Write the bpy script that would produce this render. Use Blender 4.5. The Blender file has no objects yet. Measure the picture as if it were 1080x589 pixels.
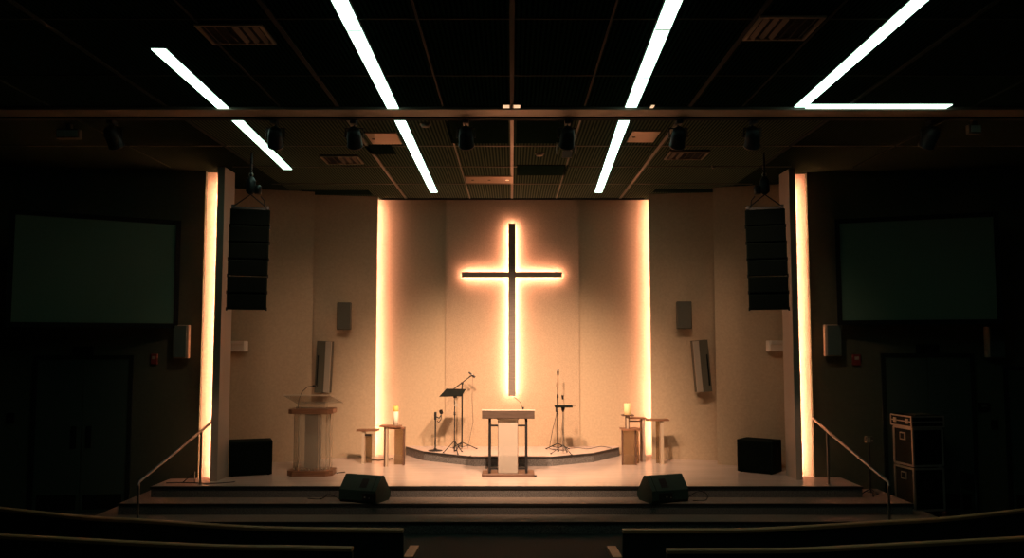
import bpy, bmesh, math, random
from mathutils import Vector, Matrix
random.seed(4)
scn = bpy.context.scene
C = scn.collection
PI = math.pi

# ------------------------------------------------------------------ camera
FPX, W0, H0 = 886.0, 1080.0, 589.0
HZ = 360.6                                   # pixel row of the horizon
CAM = Vector((0.0, 0.0, 2.63))
PITCH = math.atan((HZ - H0 / 2) / FPX)
cd = bpy.data.cameras.new('camera'); cam = bpy.data.objects.new('camera', cd); C.objects.link(cam)
cd.sensor_width = 36.0; cd.lens = FPX / W0 * 36.0; cd.clip_start = 0.05; cd.clip_end = 200
cam.location = CAM; cam.rotation_euler = (PI / 2 + PITCH, 0, 0)
scn.camera = cam

# ------------------------------------------------------------------ view, world, light levels
vs = scn.view_settings
vs.view_transform = 'Standard'; vs.look = 'None'; vs.gamma = 1.0; vs.use_curve_mapping = False
vs.exposure = 0.0
w = bpy.data.worlds.new('world'); scn.world = w; w.use_nodes = True
w.node_tree.nodes['Background'].inputs[0].default_value = (0.01, 0.014, 0.012, 1)
w.node_tree.nodes['Background'].inputs[1].default_value = 1.0
scn.cycles.use_denoising = True
scn.cycles.max_bounces = 6
scn.cycles.sample_clamp_indirect = 4.0
E_STRIP = 1.25        # ceiling light diffusers
E_COVE = 95.0        # warm strips behind the wall edges
E_FIN = 520.0          # warm strips in the two side niches
E_CROSS = 64.0       # warm strip behind the cross
P_SPOT = 2500.0       # stage spotlights, watts
WARM = (1.0, 0.455, 0.30)
SPOTC = (1.0, 0.62, 0.40)

def ray(px, py):
    u = (px - W0 / 2) / FPX; v = (H0 / 2 - py) / FPX
    return Vector((u, math.cos(PITCH) - v * math.sin(PITCH), math.sin(PITCH) + v * math.cos(PITCH)))
def at_y(px, py, Y):
    d = ray(px, py); return CAM + d * ((Y - CAM.y) / d.y)
def at_z(px, py, Z):
    d = ray(px, py); return CAM + d * ((Z - CAM.z) / d.z)

# ------------------------------------------------------------------ materials
def mat(name, col, rough=0.6, metal=0.0, noise=0.0, nscale=8.0, emit=None, estr=0.0, bump=0.0, spec=None, col2=None):
    m = bpy.data.materials.new(name); m.use_nodes = True
    nt = m.node_tree; b = nt.nodes['Principled BSDF']
    b.inputs['Base Color'].default_value = (*col, 1); b.inputs['Roughness'].default_value = rough
    b.inputs['Metallic'].default_value = metal
    if spec is not None: b.inputs['Specular IOR Level'].default_value = spec
    if noise or bump:
        tc = nt.nodes.new('ShaderNodeTexCoord'); n = nt.nodes.new('ShaderNodeTexNoise')
        n.inputs['Scale'].default_value = nscale; n.inputs['Detail'].default_value = 5
        nt.links.new(tc.outputs['Object'], n.inputs['Vector'])
        if noise:
            mx = nt.nodes.new('ShaderNodeMix'); mx.data_type = 'RGBA'
            c2 = col2 or tuple(min(1, c * (1 + noise)) for c in col); c1 = tuple(c * (1 - noise) for c in col) if not col2 else col
            mx.inputs[6].default_value = (*c1, 1); mx.inputs[7].default_value = (*c2, 1)
            r = nt.nodes.new('ShaderNodeMapRange'); r.inputs[1].default_value = 0.35; r.inputs[2].default_value = 0.65
            nt.links.new(n.outputs['Fac'], r.inputs[0]); nt.links.new(r.outputs[0], mx.inputs[0])
            nt.links.new(mx.outputs[2], b.inputs['Base Color'])
        if bump:
            bp = nt.nodes.new('ShaderNodeBump'); bp.inputs['Strength'].default_value = bump; bp.inputs['Distance'].default_value = 0.01
            nt.links.new(n.outputs['Fac'], bp.inputs['Height']); nt.links.new(bp.outputs[0], b.inputs['Normal'])
    if emit:
        b.inputs['Emission Color'].default_value = (*emit, 1); b.inputs['Emission Strength'].default_value = estr
    return m

def wood(name, c1, c2, scale=6.0, rough=0.45):
    m = bpy.data.materials.new(name); m.use_nodes = True; nt = m.node_tree; b = nt.nodes['Principled BSDF']
    tc = nt.nodes.new('ShaderNodeTexCoord'); mp = nt.nodes.new('ShaderNodeMapping'); mp.inputs['Scale'].default_value = (1, 9, 9)
    n = nt.nodes.new('ShaderNodeTexNoise'); n.inputs['Scale'].default_value = scale; n.inputs['Detail'].default_value = 6
    r = nt.nodes.new('ShaderNodeValToRGB'); r.color_ramp.elements[0].color = (*c1, 1); r.color_ramp.elements[1].color = (*c2, 1)
    r.color_ramp.elements[0].position = 0.35; r.color_ramp.elements[1].position = 0.65
    nt.links.new(tc.outputs['Object'], mp.inputs[0]); nt.links.new(mp.outputs[0], n.inputs['Vector'])
    nt.links.new(n.outputs['Fac'], r.inputs[0]); nt.links.new(r.outputs[0], b.inputs['Base Color'])
    b.inputs['Roughness'].default_value = rough
    return m

def ribbed(name, c1, c2, period=0.045, rough=0.6):
    m = bpy.data.materials.new(name); m.use_nodes = True; nt = m.node_tree; b = nt.nodes['Principled BSDF']
    tc = nt.nodes.new('ShaderNodeTexCoord'); sp = nt.nodes.new('ShaderNodeSeparateXYZ')
    mu = nt.nodes.new('ShaderNodeMath'); mu.operation = 'MULTIPLY'; mu.inputs[1].default_value = 1 / period
    fr = nt.nodes.new('ShaderNodeMath'); fr.operation = 'FRACT'
    gt = nt.nodes.new('ShaderNodeMath'); gt.operation = 'GREATER_THAN'; gt.inputs[1].default_value = 0.5
    mx = nt.nodes.new('ShaderNodeMix'); mx.data_type = 'RGBA'; mx.inputs[6].default_value = (*c1, 1); mx.inputs[7].default_value = (*c2, 1)
    L = nt.links.new
    L(tc.outputs['Object'], sp.inputs[0]); L(sp.outputs[0], mu.inputs[0]); L(mu.outputs[0], fr.inputs[0]); L(fr.outputs[0], gt.inputs[0])
    L(gt.outputs[0], mx.inputs[0]); L(mx.outputs[2], b.inputs['Base Color'])
    b.inputs['Roughness'].default_value = rough
    b.inputs['Specular IOR Level'].default_value = 0.0
    return m

def acrylic(name, tint=(0.9, 0.9, 0.88), clear=0.75, rough=0.1, body=(0.7, 0.66, 0.6)):
    m = bpy.data.materials.new(name); m.use_nodes = True; nt = m.node_tree
    b = nt.nodes['Principled BSDF']; b.inputs['Base Color'].default_value = (*body, 1); b.inputs['Roughness'].default_value = rough
    t = nt.nodes.new('ShaderNodeBsdfTransparent'); t.inputs[0].default_value = (*tint, 1)
    mx = nt.nodes.new('ShaderNodeMixShader'); mx.inputs[0].default_value = clear
    out = nt.nodes['Material Output']
    nt.links.new(b.outputs[0], mx.inputs[1]); nt.links.new(t.outputs[0], mx.inputs[2]); nt.links.new(mx.outputs[0], out.inputs[0])
    return m

M = {}
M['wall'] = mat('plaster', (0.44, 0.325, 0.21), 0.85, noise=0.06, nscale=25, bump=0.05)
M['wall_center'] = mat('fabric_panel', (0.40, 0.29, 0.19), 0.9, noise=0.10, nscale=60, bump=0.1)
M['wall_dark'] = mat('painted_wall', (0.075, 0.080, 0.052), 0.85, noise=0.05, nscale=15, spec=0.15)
M['fin'] = mat('fin_paint', (0.36, 0.30, 0.24), 0.7)
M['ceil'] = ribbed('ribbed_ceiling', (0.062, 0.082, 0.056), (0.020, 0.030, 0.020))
M['ceil_front_shade'] = ribbed('shaded_ribbed_ceiling', (0.007, 0.019, 0.013), (0.002, 0.006, 0.004))  # same ribbed ceiling, colour darkened for the shade in front of the beam
M['ceil_side_shade'] = ribbed('shaded_side_ceiling', (0.016, 0.024, 0.016), (0.005, 0.009, 0.006))  # ribbed ceiling again, dimness of the outer ends put into the colour
M['tbar_shade'] = mat('shaded_grid_bar', (0.012, 0.018, 0.012), 0.7, spec=0.1)  # grid bar with the front and side ceiling's shade painted in
M['ceil_dark'] = mat('dark_panel', (0.007, 0.015, 0.010), 0.9, spec=0.0)
M['tbar'] = mat('grid_bar', (0.12, 0.11, 0.08), 0.45, 0.2)
M['beam'] = mat('beam_metal', (0.20, 0.17, 0.13), 0.5, 0.1)
M['black'] = mat('black_metal', (0.012, 0.012, 0.012), 0.45, 0.3)
M['blackm'] = mat('black_matte', (0.005, 0.007, 0.006), 0.85, spec=0.15)
M['grille'] = mat('speaker_grille', (0.004, 0.006, 0.005), 1.0, noise=0.4, nscale=200, spec=0.0)
M['cabinet'] = mat('speaker_cabinet', (0.005, 0.009, 0.007), 0.8, noise=0.2, nscale=120, spec=0.04)
M['monitor'] = mat('monitor_paint', (0.012, 0.030, 0.022), 0.6, noise=0.2, nscale=120, spec=0.3)
M['floor'] = mat('dark_carpet', (0.016, 0.024, 0.019), 0.95, noise=0.35, nscale=90, bump=0.2)
M['riser'] = mat('speckled_carpet', (0.11, 0.10, 0.092), 0.95, noise=0.5, nscale=70, bump=0.2)
M['tread'] = mat('tread_carpet', (0.17, 0.13, 0.10), 0.9, noise=0.25, nscale=60, bump=0.15)
M['stage'] = wood('stage_floor', (0.49, 0.39, 0.33), (0.56, 0.45, 0.385), 1.5, 0.17)
M['dais'] = mat('dais_carpet', (0.52, 0.41, 0.34), 0.75, noise=0.12, nscale=40)
M['nosing'] = mat('nosing', (0.012, 0.012, 0.012), 0.5)
M['wood'] = wood('walnut', (0.16, 0.07, 0.035), (0.24, 0.11, 0.055), 5)
M['wood_dark'] = wood('dark_walnut', (0.07, 0.035, 0.02), (0.12, 0.06, 0.035), 5)
M['desk'] = wood('desk_wood', (0.060, 0.040, 0.028), (0.085, 0.056, 0.040), 5, 0.5)
M['wood_pew'] = wood('pew_wood', (0.22, 0.13, 0.07), (0.30, 0.18, 0.10), 4)
M['pew_rail'] = mat('pew_rail', (0.48, 0.24, 0.11), 0.6)
M['pew_cloth'] = mat('pew_cloth', (0.02, 0.025, 0.022), 0.95, noise=0.3, nscale=80)
M['acrylic'] = acrylic('clear_acrylic', clear=0.82, body=(0.45, 0.38, 0.30))
M['frosted'] = acrylic('frosted_acrylic', clear=0.45, rough=0.5, body=(0.40, 0.35, 0.29))
M['edge'] = mat('acrylic_edge', (0.48, 0.37, 0.26), 0.4)
M['smoky'] = acrylic('smoky_acrylic', (0.66, 0.58, 0.47), 0.82, 0.2, (0.2, 0.15, 0.1))
M['steel'] = mat('brushed_steel', (0.30, 0.28, 0.25), 0.35, 0.9)
M['alu'] = mat('aluminium_edge', (0.45, 0.42, 0.36), 0.4, 0.7)
M['grey'] = mat('grey_plastic', (0.085, 0.078, 0.055), 0.7, spec=0.2)
M['white'] = mat('white_plastic', (0.62, 0.55, 0.46), 0.5)
M['offw'] = mat('pale_plastic', (0.30, 0.25, 0.19), 0.5)
M['screen'] = mat('screen_cloth', (0.085, 0.15, 0.105), 0.85, noise=0.03, nscale=30, spec=0.15)
M['door'] = mat('door_paint', (0.050, 0.070, 0.053), 0.6, spec=0.2)
M['door_frame'] = mat('door_frame', (0.012, 0.015, 0.013), 0.6, spec=0.2)
M['red'] = mat('red_plastic', (0.16, 0.02, 0.015), 0.4)
M['vent'] = mat('vent_metal', (0.16, 0.125, 0.08), 0.45, 0.3)
M['louvre'] = mat('louvre_metal', (0.05, 0.042, 0.03), 0.6, spec=0.1)
M['plate'] = mat('access_plate', (0.22, 0.16, 0.10), 0.35, 0.6)
M['cross'] = wood('cross_face', (0.15, 0.12, 0.095), (0.19, 0.15, 0.12), 4, 0.6)
M['wax'] = mat('wax', (0.80, 0.70, 0.56), 0.5, emit=(1.0, 0.55, 0.25), estr=0.10)
M['glow'] = mat('candle_glow', (0.9, 0.5, 0.15), 0.5, emit=(1.0, 0.34, 0.05), estr=0.6)
M['flame'] = mat('candle_flame', (1, 0.7, 0.3), 0.5, emit=(1.0, 0.6, 0.2), estr=4)
M['strip'] = mat('light_diffuser', (0.9, 0.9, 0.9), 0.5, emit=(0.62, 1.0, 0.80), estr=E_STRIP * 2.5)
M['led_cove'] = mat('led_cove', (0.9, 0.8, 0.6), 0.5, emit=WARM, estr=E_COVE)
M['led_fin'] = mat('led_fin', (0.9, 0.8, 0.6), 0.5, emit=WARM, estr=E_FIN)
M['led_cross'] = mat('led_cross', (0.9, 0.8, 0.6), 0.5, emit=WARM, estr=E_CROSS)
M['led_small'] = mat('led_small', (0.9, 0.8, 0.6), 0.5, emit=(1.0, 0.66, 0.38), estr=0.9)
M['led_blue'] = mat('led_blue', (0.5, 0.8, 0.8), 0.5, emit=(0.5, 0.9, 0.85), estr=0.6)
M['paper'] = mat('white_paper', (0.7, 0.66, 0.6), 0.7)

# ------------------------------------------------------------------ helpers
class MB:
    def __init__(s): s.v = []; s.f = []; s.sm = []
    def add(s, vs_, fs, smooth=False):
        o = len(s.v); s.v += [tuple(v) for v in vs_]
        for f in fs: s.f.append(tuple(i + o for i in f)); s.sm.append(smooth)
        return s
    def box(s, c, d, rot=None):
        hx, hy, hz = d[0] / 2, d[1] / 2, d[2] / 2
        P = [Vector((x, y, z)) for x in (-hx, hx) for y in (-hy, hy) for z in (-hz, hz)]
        if rot is not None: P = [rot @ p for p in P]
        P = [p + Vector(c) for p in P]
        return s.add(P, [(0, 1, 3, 2), (4, 6, 7, 5), (0, 4, 5, 1), (2, 3, 7, 6), (0, 2, 6, 4), (1, 5, 7, 3)])
    def bx(s, x0, x1, y0, y1, z0, z1):
        return s.box(((x0 + x1) / 2, (y0 + y1) / 2, (z0 + z1) / 2), (abs(x1 - x0), abs(y1 - y0), abs(z1 - z0)))
    def bbox(s, x0, x1, y0, y1, z0, z1, b=0.01):
        # box with chamfered vertical edges and chamfered top
        def ring(z, k): return [(x0 + k + b, y0 + k, z), (x1 - k - b, y0 + k, z), (x1 - k, y0 + k + b, z), (x1 - k, y1 - k - b, z),
                                (x1 - k - b, y1 - k, z), (x0 + k + b, y1 - k, z), (x0 + k, y1 - k - b, z), (x0 + k, y0 + k + b, z)]
        R = [ring(z0, b * .5), ring(z0 + b * .5, 0), ring(z1 - b * .5, 0), ring(z1, b * .5)]
        V = [p for r in R for p in r]; F = [tuple(range(7, -1, -1)), tuple(range(24, 32))]
        for k in range(3):
            for i in range(8): j = (i + 1) % 8; F.append((k * 8 + i, k * 8 + j, k * 8 + 8 + j, k * 8 + 8 + i))
        return s.add(V, F)
    def prism(s, poly, z0, z1):
        n = len(poly)
        V = [(p[0], p[1], z0) for p in poly] + [(p[0], p[1], z1) for p in poly]
        F = [tuple(range(n - 1, -1, -1)), tuple(range(n, 2 * n))] + [(i, (i + 1) % n, n + (i + 1) % n, n + i) for i in range(n)]
        return s.add(V, F)
    def extr(s, poly, x0, x1):      # (y,z) profile pulled along x
        n = len(poly)
        V = [(x0, p[0], p[1]) for p in poly] + [(x1, p[0], p[1]) for p in poly]
        F = [tuple(range(n)), tuple(range(2 * n - 1, n - 1, -1))] + [(i, n + i, n + (i + 1) % n, (i + 1) % n) for i in range(n)]
        return s.add(V, F)
    def tube(s, pts, r, n=8, r2=None):
        pts = [Vector(p) for p in pts]; V = []; F = []
        up = Vector((0, 0, 1)); prev = None
        for i, p in enumerate(pts):
            t = (pts[min(i + 1, len(pts) - 1)] - pts[max(i - 1, 0)]).normalized()
            if prev is None:
                a = t.cross(up)
                if a.length < 1e-3: a = t.cross(Vector((1, 0, 0)))
                a.normalize()
            else:
                a = (prev - t * prev.dot(t)).normalized()
            prev = a; b = t.cross(a)
            rr = r if r2 is None else r + (r2 - r) * i / (len(pts) - 1)
            for k in range(n):
                an = 2 * PI * k / n; V.append(p + a * (rr * math.cos(an)) + b * (rr * math.sin(an)))
        for i in range(len(pts) - 1):
            for k in range(n): F.append((i * n + k, i * n + (k + 1) % n, (i + 1) * n + (k + 1) % n, (i + 1) * n + k))
        s.add(V, F, True)
        m = (len(pts) - 1) * n
        return s.add([V[k] for k in range(n)] + [V[m + k] for k in range(n)], [tuple(range(n - 1, -1, -1)), tuple(range(n, 2 * n))])
    def lathe(s, prof, c=(0, 0, 0), n=20, rot=None):
        V = []; F = []
        for (r, z) in prof:
            for k in range(n):
                p = Vector((r * math.cos(2 * PI * k / n), r * math.sin(2 * PI * k / n), z))
                if rot is not None: p = rot @ p
                V.append(p + Vector(c))
        for i in range(len(prof) - 1):
            for k in range(n): F.append((i * n + k, i * n + (k + 1) % n, (i + 1) * n + (k + 1) % n, (i + 1) * n + k))
        F.append(tuple(range(n - 1, -1, -1))); F.append(tuple((len(prof) - 1) * n + k for k in range(n)))
        return s.add(V, F, True)
    def sweep(s, path, prof, closed_ends=True):
        # path: list of (x,y); prof: list of (offset toward the stage side, z)
        V = []; F = []; n = len(prof); m = len(path)
        for i, p in enumerate(path):
            a = Vector(path[max(i - 1, 0)]); b = Vector(path[min(i + 1, m - 1)]); t = (b - a).normalized()
            nrm = Vector((-t.y, t.x))
            if nrm.y < 0: nrm = -nrm
            for (o, z) in prof: V.append((p[0] + nrm.x * o, p[1] + nrm.y * o, z))
        for i in range(m - 1):
            for k in range(n): F.append((i * n + k, i * n + (k + 1) % n, (i + 1) * n + (k + 1) % n, (i + 1) * n + k))
        F.append(tuple(range(n - 1, -1, -1))); F.append(tuple((m - 1) * n + k for k in range(n)))
        return s.add(V, F)

def T(loc): return Matrix.Translation(Vector(loc))
def obj(name, mb, m, parent=None, smooth=False):
    me = bpy.data.meshes.new(name)
    V = mb.v
    me.from_pydata([tuple(v) for v in V], [], mb.f); me.update()
    bm = bmesh.new(); bm.from_mesh(me); bmesh.ops.recalc_face_normals(bm, faces=bm.faces); bm.to_mesh(me); bm.free()
    for p, sm in zip(me.polygons, mb.sm): p.use_smooth = sm and len(p.vertices) < 5
    ms = m if isinstance(m, list) else [m]
    for x in ms: me.materials.append(x)
    o = bpy.data.objects.new(name, me); C.objects.link(o)
    if parent is not None: o.parent = parent
    return o
def tag(o, label, cat, group=None):
    o['label'] = label; o['category'] = cat
    if group: o['group'] = group
    return o
def thing(name, label, cat, loc=(0, 0, 0), rotz=0.0, group=None):
    o = bpy.data.objects.new(name, None); C.objects.link(o); o.empty_display_size = 0.1
    o.location = loc; o.rotation_euler = (0, 0, rotz)
    return tag(o, label, cat, group)
def struct(name, mb, m, parent=None):
    o = obj(name, mb, m, parent)
    if parent is None: o['kind'] = 'structure'
    return o
def copy_tree(o, parent=None):
    c = o.copy(); C.objects.link(c); c.parent = parent
    for ch in list(o.children): copy_tree(ch, c)
    return c
def loc_mb(mb, loc):          # shift world-built geometry under a root standing at loc
    mb.v = [(v[0] - loc[0], v[1] - loc[1], v[2] - loc[2]) for v in mb.v]; return mb

# ------------------------------------------------------------------ setting
S = 0.48; T1 = 0.32; T2 = 0.16; DZ = 0.64; CZ = 5.386
YF, YT1, YT2 = 12.67, 12.20, 11.75
WB = 16.2
CX = 12.0                                    # where the hall's far side walls stand
struct('floor', MB().bx(-CX, CX, -3.2, 16.6, -0.12, 0), M['floor'])

# stage and its two steps
struct('stage_platform', MB().bx(-5.36, 5.2, YF, 16.35, T1 * 0 + 0.001, S), M['riser'])
struct('stage_floor', MB().bx(-5.36, 5.2, YF, 16.35, S, S + 0.004), M['stage'])
struct('stage_nosing', MB().bx(-5.37, 5.21, YF - 0.015, YF + 0.02, S - 0.03, S + 0.006), M['nosing'])
struct('stage_step', MB().bx(-5.62, 5.72, YT1, YF, 0.001, T1).bx(-5.62, -5.36, YF, 13.38, 0.001, T1).bx(5.2, 5.72, YF, 13.38, 0.001, T1), M['riser'])
struct('stage_step_carpet', MB().bx(-5.62, 5.72, YT1, YF, T1, T1 + 0.004).bx(-5.62, -5.36, YF, 13.38, T1, T1 + 0.004).bx(5.2, 5.72, YF, 13.38, T1, T1 + 0.004), M['tread'])
struct('stage_step_nosing', MB().bx(-5.63, 5.73, YT1 - 0.012, YT1 + 0.012, T1 - 0.03, T1 + 0.002), M['nosing'])
struct('stage_step', MB().bx(-5.92, 6.0, YT2, YT1, 0.001, T2).bx(-5.92, -5.62, YT1, 13.36, 0.001, T2).bx(5.72, 6.0, YT1, 12.5, 0.001, T2), M['riser'])
struct('stage_step_carpet', MB().bx(-5.92, 6.0, YT2, YT1, T2, T2 + 0.004).bx(-5.92, -5.62, YT1, 13.36, T2, T2 + 0.004).bx(5.72, 6.0, YT1, 12.5, T2, T2 + 0.004), M['tread'])
struct('stage_step_nosing', MB().bx(-5.93, 6.01, YT2 - 0.012, YT2 + 0.012, T2 - 0.03, T2 + 0.002), M['nosing'])

# dais: faceted platform, front bottom corners read from the photo
DP = [at_z(px, py, S) for px, py in ((428, 480.5), (447, 486.3), (500, 492.2), (582, 492.2), (626, 488), (653, 481.5))]
poly = [(DP[0].x, 16.24)] + [(p.x, p.y) for p in DP] + [(DP[-1].x, 16.24)]
cx_ = sum(p[0] for p in poly) / len(poly)
def grow(poly, k):
    out = []
    for p in poly: out.append((p[0] + (k if p[0] > 0 else -k) * 0.7, p[1] - (k if p[1] < 16.2 else 0)))
    return out
struct('dais_platform', MB().prism(poly, S + 0.004, DZ), M['riser'])
struct('dais_floor', MB().prism(poly, DZ, DZ + 0.004), M['dais'])
nb = MB()
for a, b in zip(poly[1:-1], poly[2:-1]):
    nb.prism([(a[0], a[1] - 0.015), (b[0], b[1] - 0.015), (b[0], b[1] + 0.01), (a[0], a[1] + 0.01)], DZ - 0.025, DZ + 0.006)
struct('dais_nosing', nb, M['nosing'])

# back wall with the raised middle panel and the faceted side panels
struct('wall_back', MB().bx(-3.2, 3.2, WB, WB + 0.15, 0, CZ), M['wall'])
zc_top = at_y(540, 210.6, WB - 0.06).z
xl, xr = at_y(470, 350, WB - 0.06).x, at_y(611, 350, WB - 0.06).x
struct('wall_middle', MB().bx(xl, xr, WB - 0.06, WB - 0.001, DZ + 0.004, zc_top), M['wall_center'])
def wall_seg(name, a, b, th, m, z0=0.0, z1=CZ):
    a = Vector(a[:2]); b = Vector(b[:2]); t = (b - a).normalized(); n = Vector((-t.y, t.x))
    if n.y < 0: n = -n
    return struct(name, MB().prism([a, b, b + n * th, a + n * th], z0, z1), m)
# right
r1a, r1b = at_z(687.5, 484.8, S), at_z(770, 486.6, S)
r2a, r2b = at_z(757, 490.6, S), at_z(838, 494.0, S)
l1a, l1b = at_z(395.5, 482.6, S), at_z(315, 484.6, S)
l2a, l2b = at_z(327, 487.0, S), at_z(232, 490.3, S)
wall_seg('wall_right_inner', r1a, r1b, 0.10, M['wall'])
wall_seg('wall_right_outer', r2a, r2b, 0.06, M['wall'])
wall_seg('wall_left_inner', l1b, l1a, 0.10, M['wall'])
wall_seg('wall_left_outer', l2b, l2a, 0.06, M['wall'])
# returns closing the gaps
struct('wall_right_return', MB().bx(r2a.x + 0.22, r2a.x + 0.30, r2a.y + 0.25, WB + 0.1, 0, CZ), M['wall'])
struct('wall_left_return', MB().bx(l2a.x - 0.30, l2a.x - 0.22, l2a.y + 0.25, WB + 0.1, 0, CZ), M['wall'])

# fins, niches and the dark side walls
def side(sgn, xin, xout, xn, yf, far, nm):
    s = sgn
    fin = MB().bx(s * xin, s * xout, yf, yf + 0.27, S + 0.004, CZ - 0.001).bx(s * xin, s * (xin + 0.03), yf + 0.27, yf + 0.49, S + 0.004, CZ - 0.001)
    struct('trim_1' if s < 0 else 'trim_2', fin, M['fin'])
    yb = yf + 0.43
    struct('wall_%s_niche' % nm, MB().bx(s * (xin + 0.031), s * (xn + 0.25), yb, yb + 0.06, 0, CZ), M['wall'])
    # return between the niche and the outer stage wall
    struct('wall_%s_side' % nm, MB().bx(s * (xn + 0.19), s * (xn + 0.25), yb + 0.06, 15.2, 0, CZ), M['wall'])
    a = Vector((s * xn, yf + 0.30)); b = Vector(far)
    t = (b - a).normalized(); n = Vector((-t.y, t.x))
    if n.y < 0: n = -n
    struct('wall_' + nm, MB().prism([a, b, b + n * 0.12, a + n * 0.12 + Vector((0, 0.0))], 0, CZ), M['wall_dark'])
    # warm light strip on the back of the fin
    o = MB().bx(s * (xout - 0.045), s * (xout - 0.012), yf + 0.277, yf + 0.284, S + 0.02, CZ - 0.06)
    l = thing('wall_wash_light', 'tall warm glowing light strip in the niche beside the %s dark wall' % nm, 'light', (s * xout, yf + 0.27, S))
    led = loc_mb(o, l.location); obj('light_strip', led, M['led_fin'], l)
    h = MB().bx(s * (xout - 0.055), s * (xout - 0.002), yf + 0.27, yf + 0.276, S + 0.006, CZ - 0.05).bx(s * (xout - 0.009), s * (xout - 0.002), yf + 0.276, yf + 0.288, S + 0.006, CZ - 0.05).bx(s * (xout - 0.055), s * (xout - 0.048), yf + 0.276, yf + 0.289, S + 0.006, CZ - 0.05)
    obj('channel', loc_mb(h, l.location), M['blackm'], l)
    c = MB().bx(s * (xout - 0.03), s * (xout + 0.05), yf - 0.0 + 0.14, yf + 0.32, CZ - 0.16, CZ - 0.035)
    obj('end_cap', loc_mb(c, l.location), M['black'], l)
    return a, b
LA, LB = side(-1, 4.54, 4.65, 4.95, 13.12, (-CX, 12.55), 'left')
RA, RB = side(1, 4.42, 4.52, 4.81, 13.25, (CX, 12.70), 'right')
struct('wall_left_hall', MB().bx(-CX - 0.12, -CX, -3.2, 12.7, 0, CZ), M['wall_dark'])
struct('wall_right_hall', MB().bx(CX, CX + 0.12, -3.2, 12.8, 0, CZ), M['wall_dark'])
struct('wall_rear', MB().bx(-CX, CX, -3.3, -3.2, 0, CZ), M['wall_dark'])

# cove strips behind the inner side panels
for s, p, lab in ((-1, l1a, 'tall warm glow strip hidden behind left edge of the back wall recess'), (1, r1a, 'tall warm glow strip hidden behind right edge of the back wall recess')):
    x = p.x / p.y * (WB - 0.20) + s * 0.045
    l = thing('cove_light', lab, 'light', (x, WB - 0.20, S))
    obj('light_strip', MB().bx(-0.02, 0.02, 0.0, 0.008, 0.02, CZ - S - 0.03), M['led_cove'], l)
    obj('channel', MB().bx(-0.030, 0.030, -0.020, -0.001, 0.008, CZ - S - 0.02).bx(-0.030, -0.022, -0.001, 0.013, 0.008, CZ - S - 0.02).bx(0.022, 0.030, -0.001, 0.013, 0.008, CZ - S - 0.02), M['blackm'], l)
# thin strip above the middle panel
l = thing('cove_light', 'thin warm line of light along the top of the middle wall panel', 'light', (0, WB - 0.04, zc_top))
obj('light_strip', MB().bx(xl + 0.02, xr - 0.02, -0.018, 0.02, 0.001, 0.022), mat('led_top', (0.9, 0.8, 0.6), emit=WARM, estr=0.8), l)

# ceiling: slab, grid bars, beam
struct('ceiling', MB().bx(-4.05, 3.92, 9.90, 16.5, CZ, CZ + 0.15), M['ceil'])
struct('ceiling_left', MB().bx(-CX - 0.12, -4.05, 9.90, 16.5, CZ, CZ + 0.15), M['ceil_side_shade'])
struct('ceiling_right', MB().bx(3.92, CX + 0.12, 9.90, 16.5, CZ, CZ + 0.15), M['ceil_side_shade'])
struct('ceiling_front', MB().bx(-CX - 0.12, CX + 0.12, -3.3, 9.90, CZ, CZ + 0.15), M['ceil_front_shade'])
k_ = 1
def trim(mb, m=None):
    global k_
    k_ += 1
    return struct('trim_%d' % (k_ + 1), mb, m or M['tbar'])
for x in (-5.4, -4.05, -2.72, -2.04, -0.81, 0.0, 0.85, 2.08, 2.70, 3.92, 5.4):
    hw = 0.022 if x in (-2.04, 0.0, 2.08, -4.05, 3.92) else 0.010
    for (y0, y1) in ((-3.0, 9.66), (10.15, 16.0)):
        if abs(x) in (2.72, 2.70) and y0 > 10: continue
        if abs(x) > 3.5 and y1 > 13: y1 = 13.1
        elif abs(x) > 2.5 and y1 > 15.0: y1 = 15.0
        trim(MB().bx(x - hw, x + hw, y0, y1, CZ - 0.012, CZ), M['tbar'] if y0 > 5 and abs(x) < 3.8 else M['tbar_shade'])
for y in (2.4, 3.9, 5.45, 6.99, 8.52, 11.67, 13.07, 14.52):
    xx = 7.6 if y < 12.5 else 4.4
    if y > 14: xx = 4.2
    trim(MB().bx(-xx, xx, y - 0.009, y + 0.009, CZ - 0.010, CZ), M['tbar'] if y > 10 else M['tbar_shade'])
trim(MB().bx(-CX, CX, 9.70, 10.03, CZ - 0.035, CZ), M['beam'])
trim(MB().bx(-CX, CX, 10.03, 10.13, CZ - 0.05, CZ), M['blackm'])
trim(MB().bx(-2.5, 2.55, 16.02, 16.10, CZ - 0.02, CZ), M['blackm'])
trim(MB().bx(-3.85, -2.62, 15.15, 15.62, CZ - 0.004, CZ), M['ceil_dark'])
trim(MB().bx(2.60, 3.75, 15.0, 15.35, CZ - 0.004, CZ), M['ceil_dark'])

def ceil_quad(px0, py0, px1, py1):
    a = at_z(px0, py1, CZ); b = at_z(px1, py0, CZ); c = at_z(px1, py1, CZ); d = at_z(px0, py0, CZ)
    return min(a.x, c.x), max(a.x, c.x), min(a.y, b.y), max(a.y, b.y)

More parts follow.
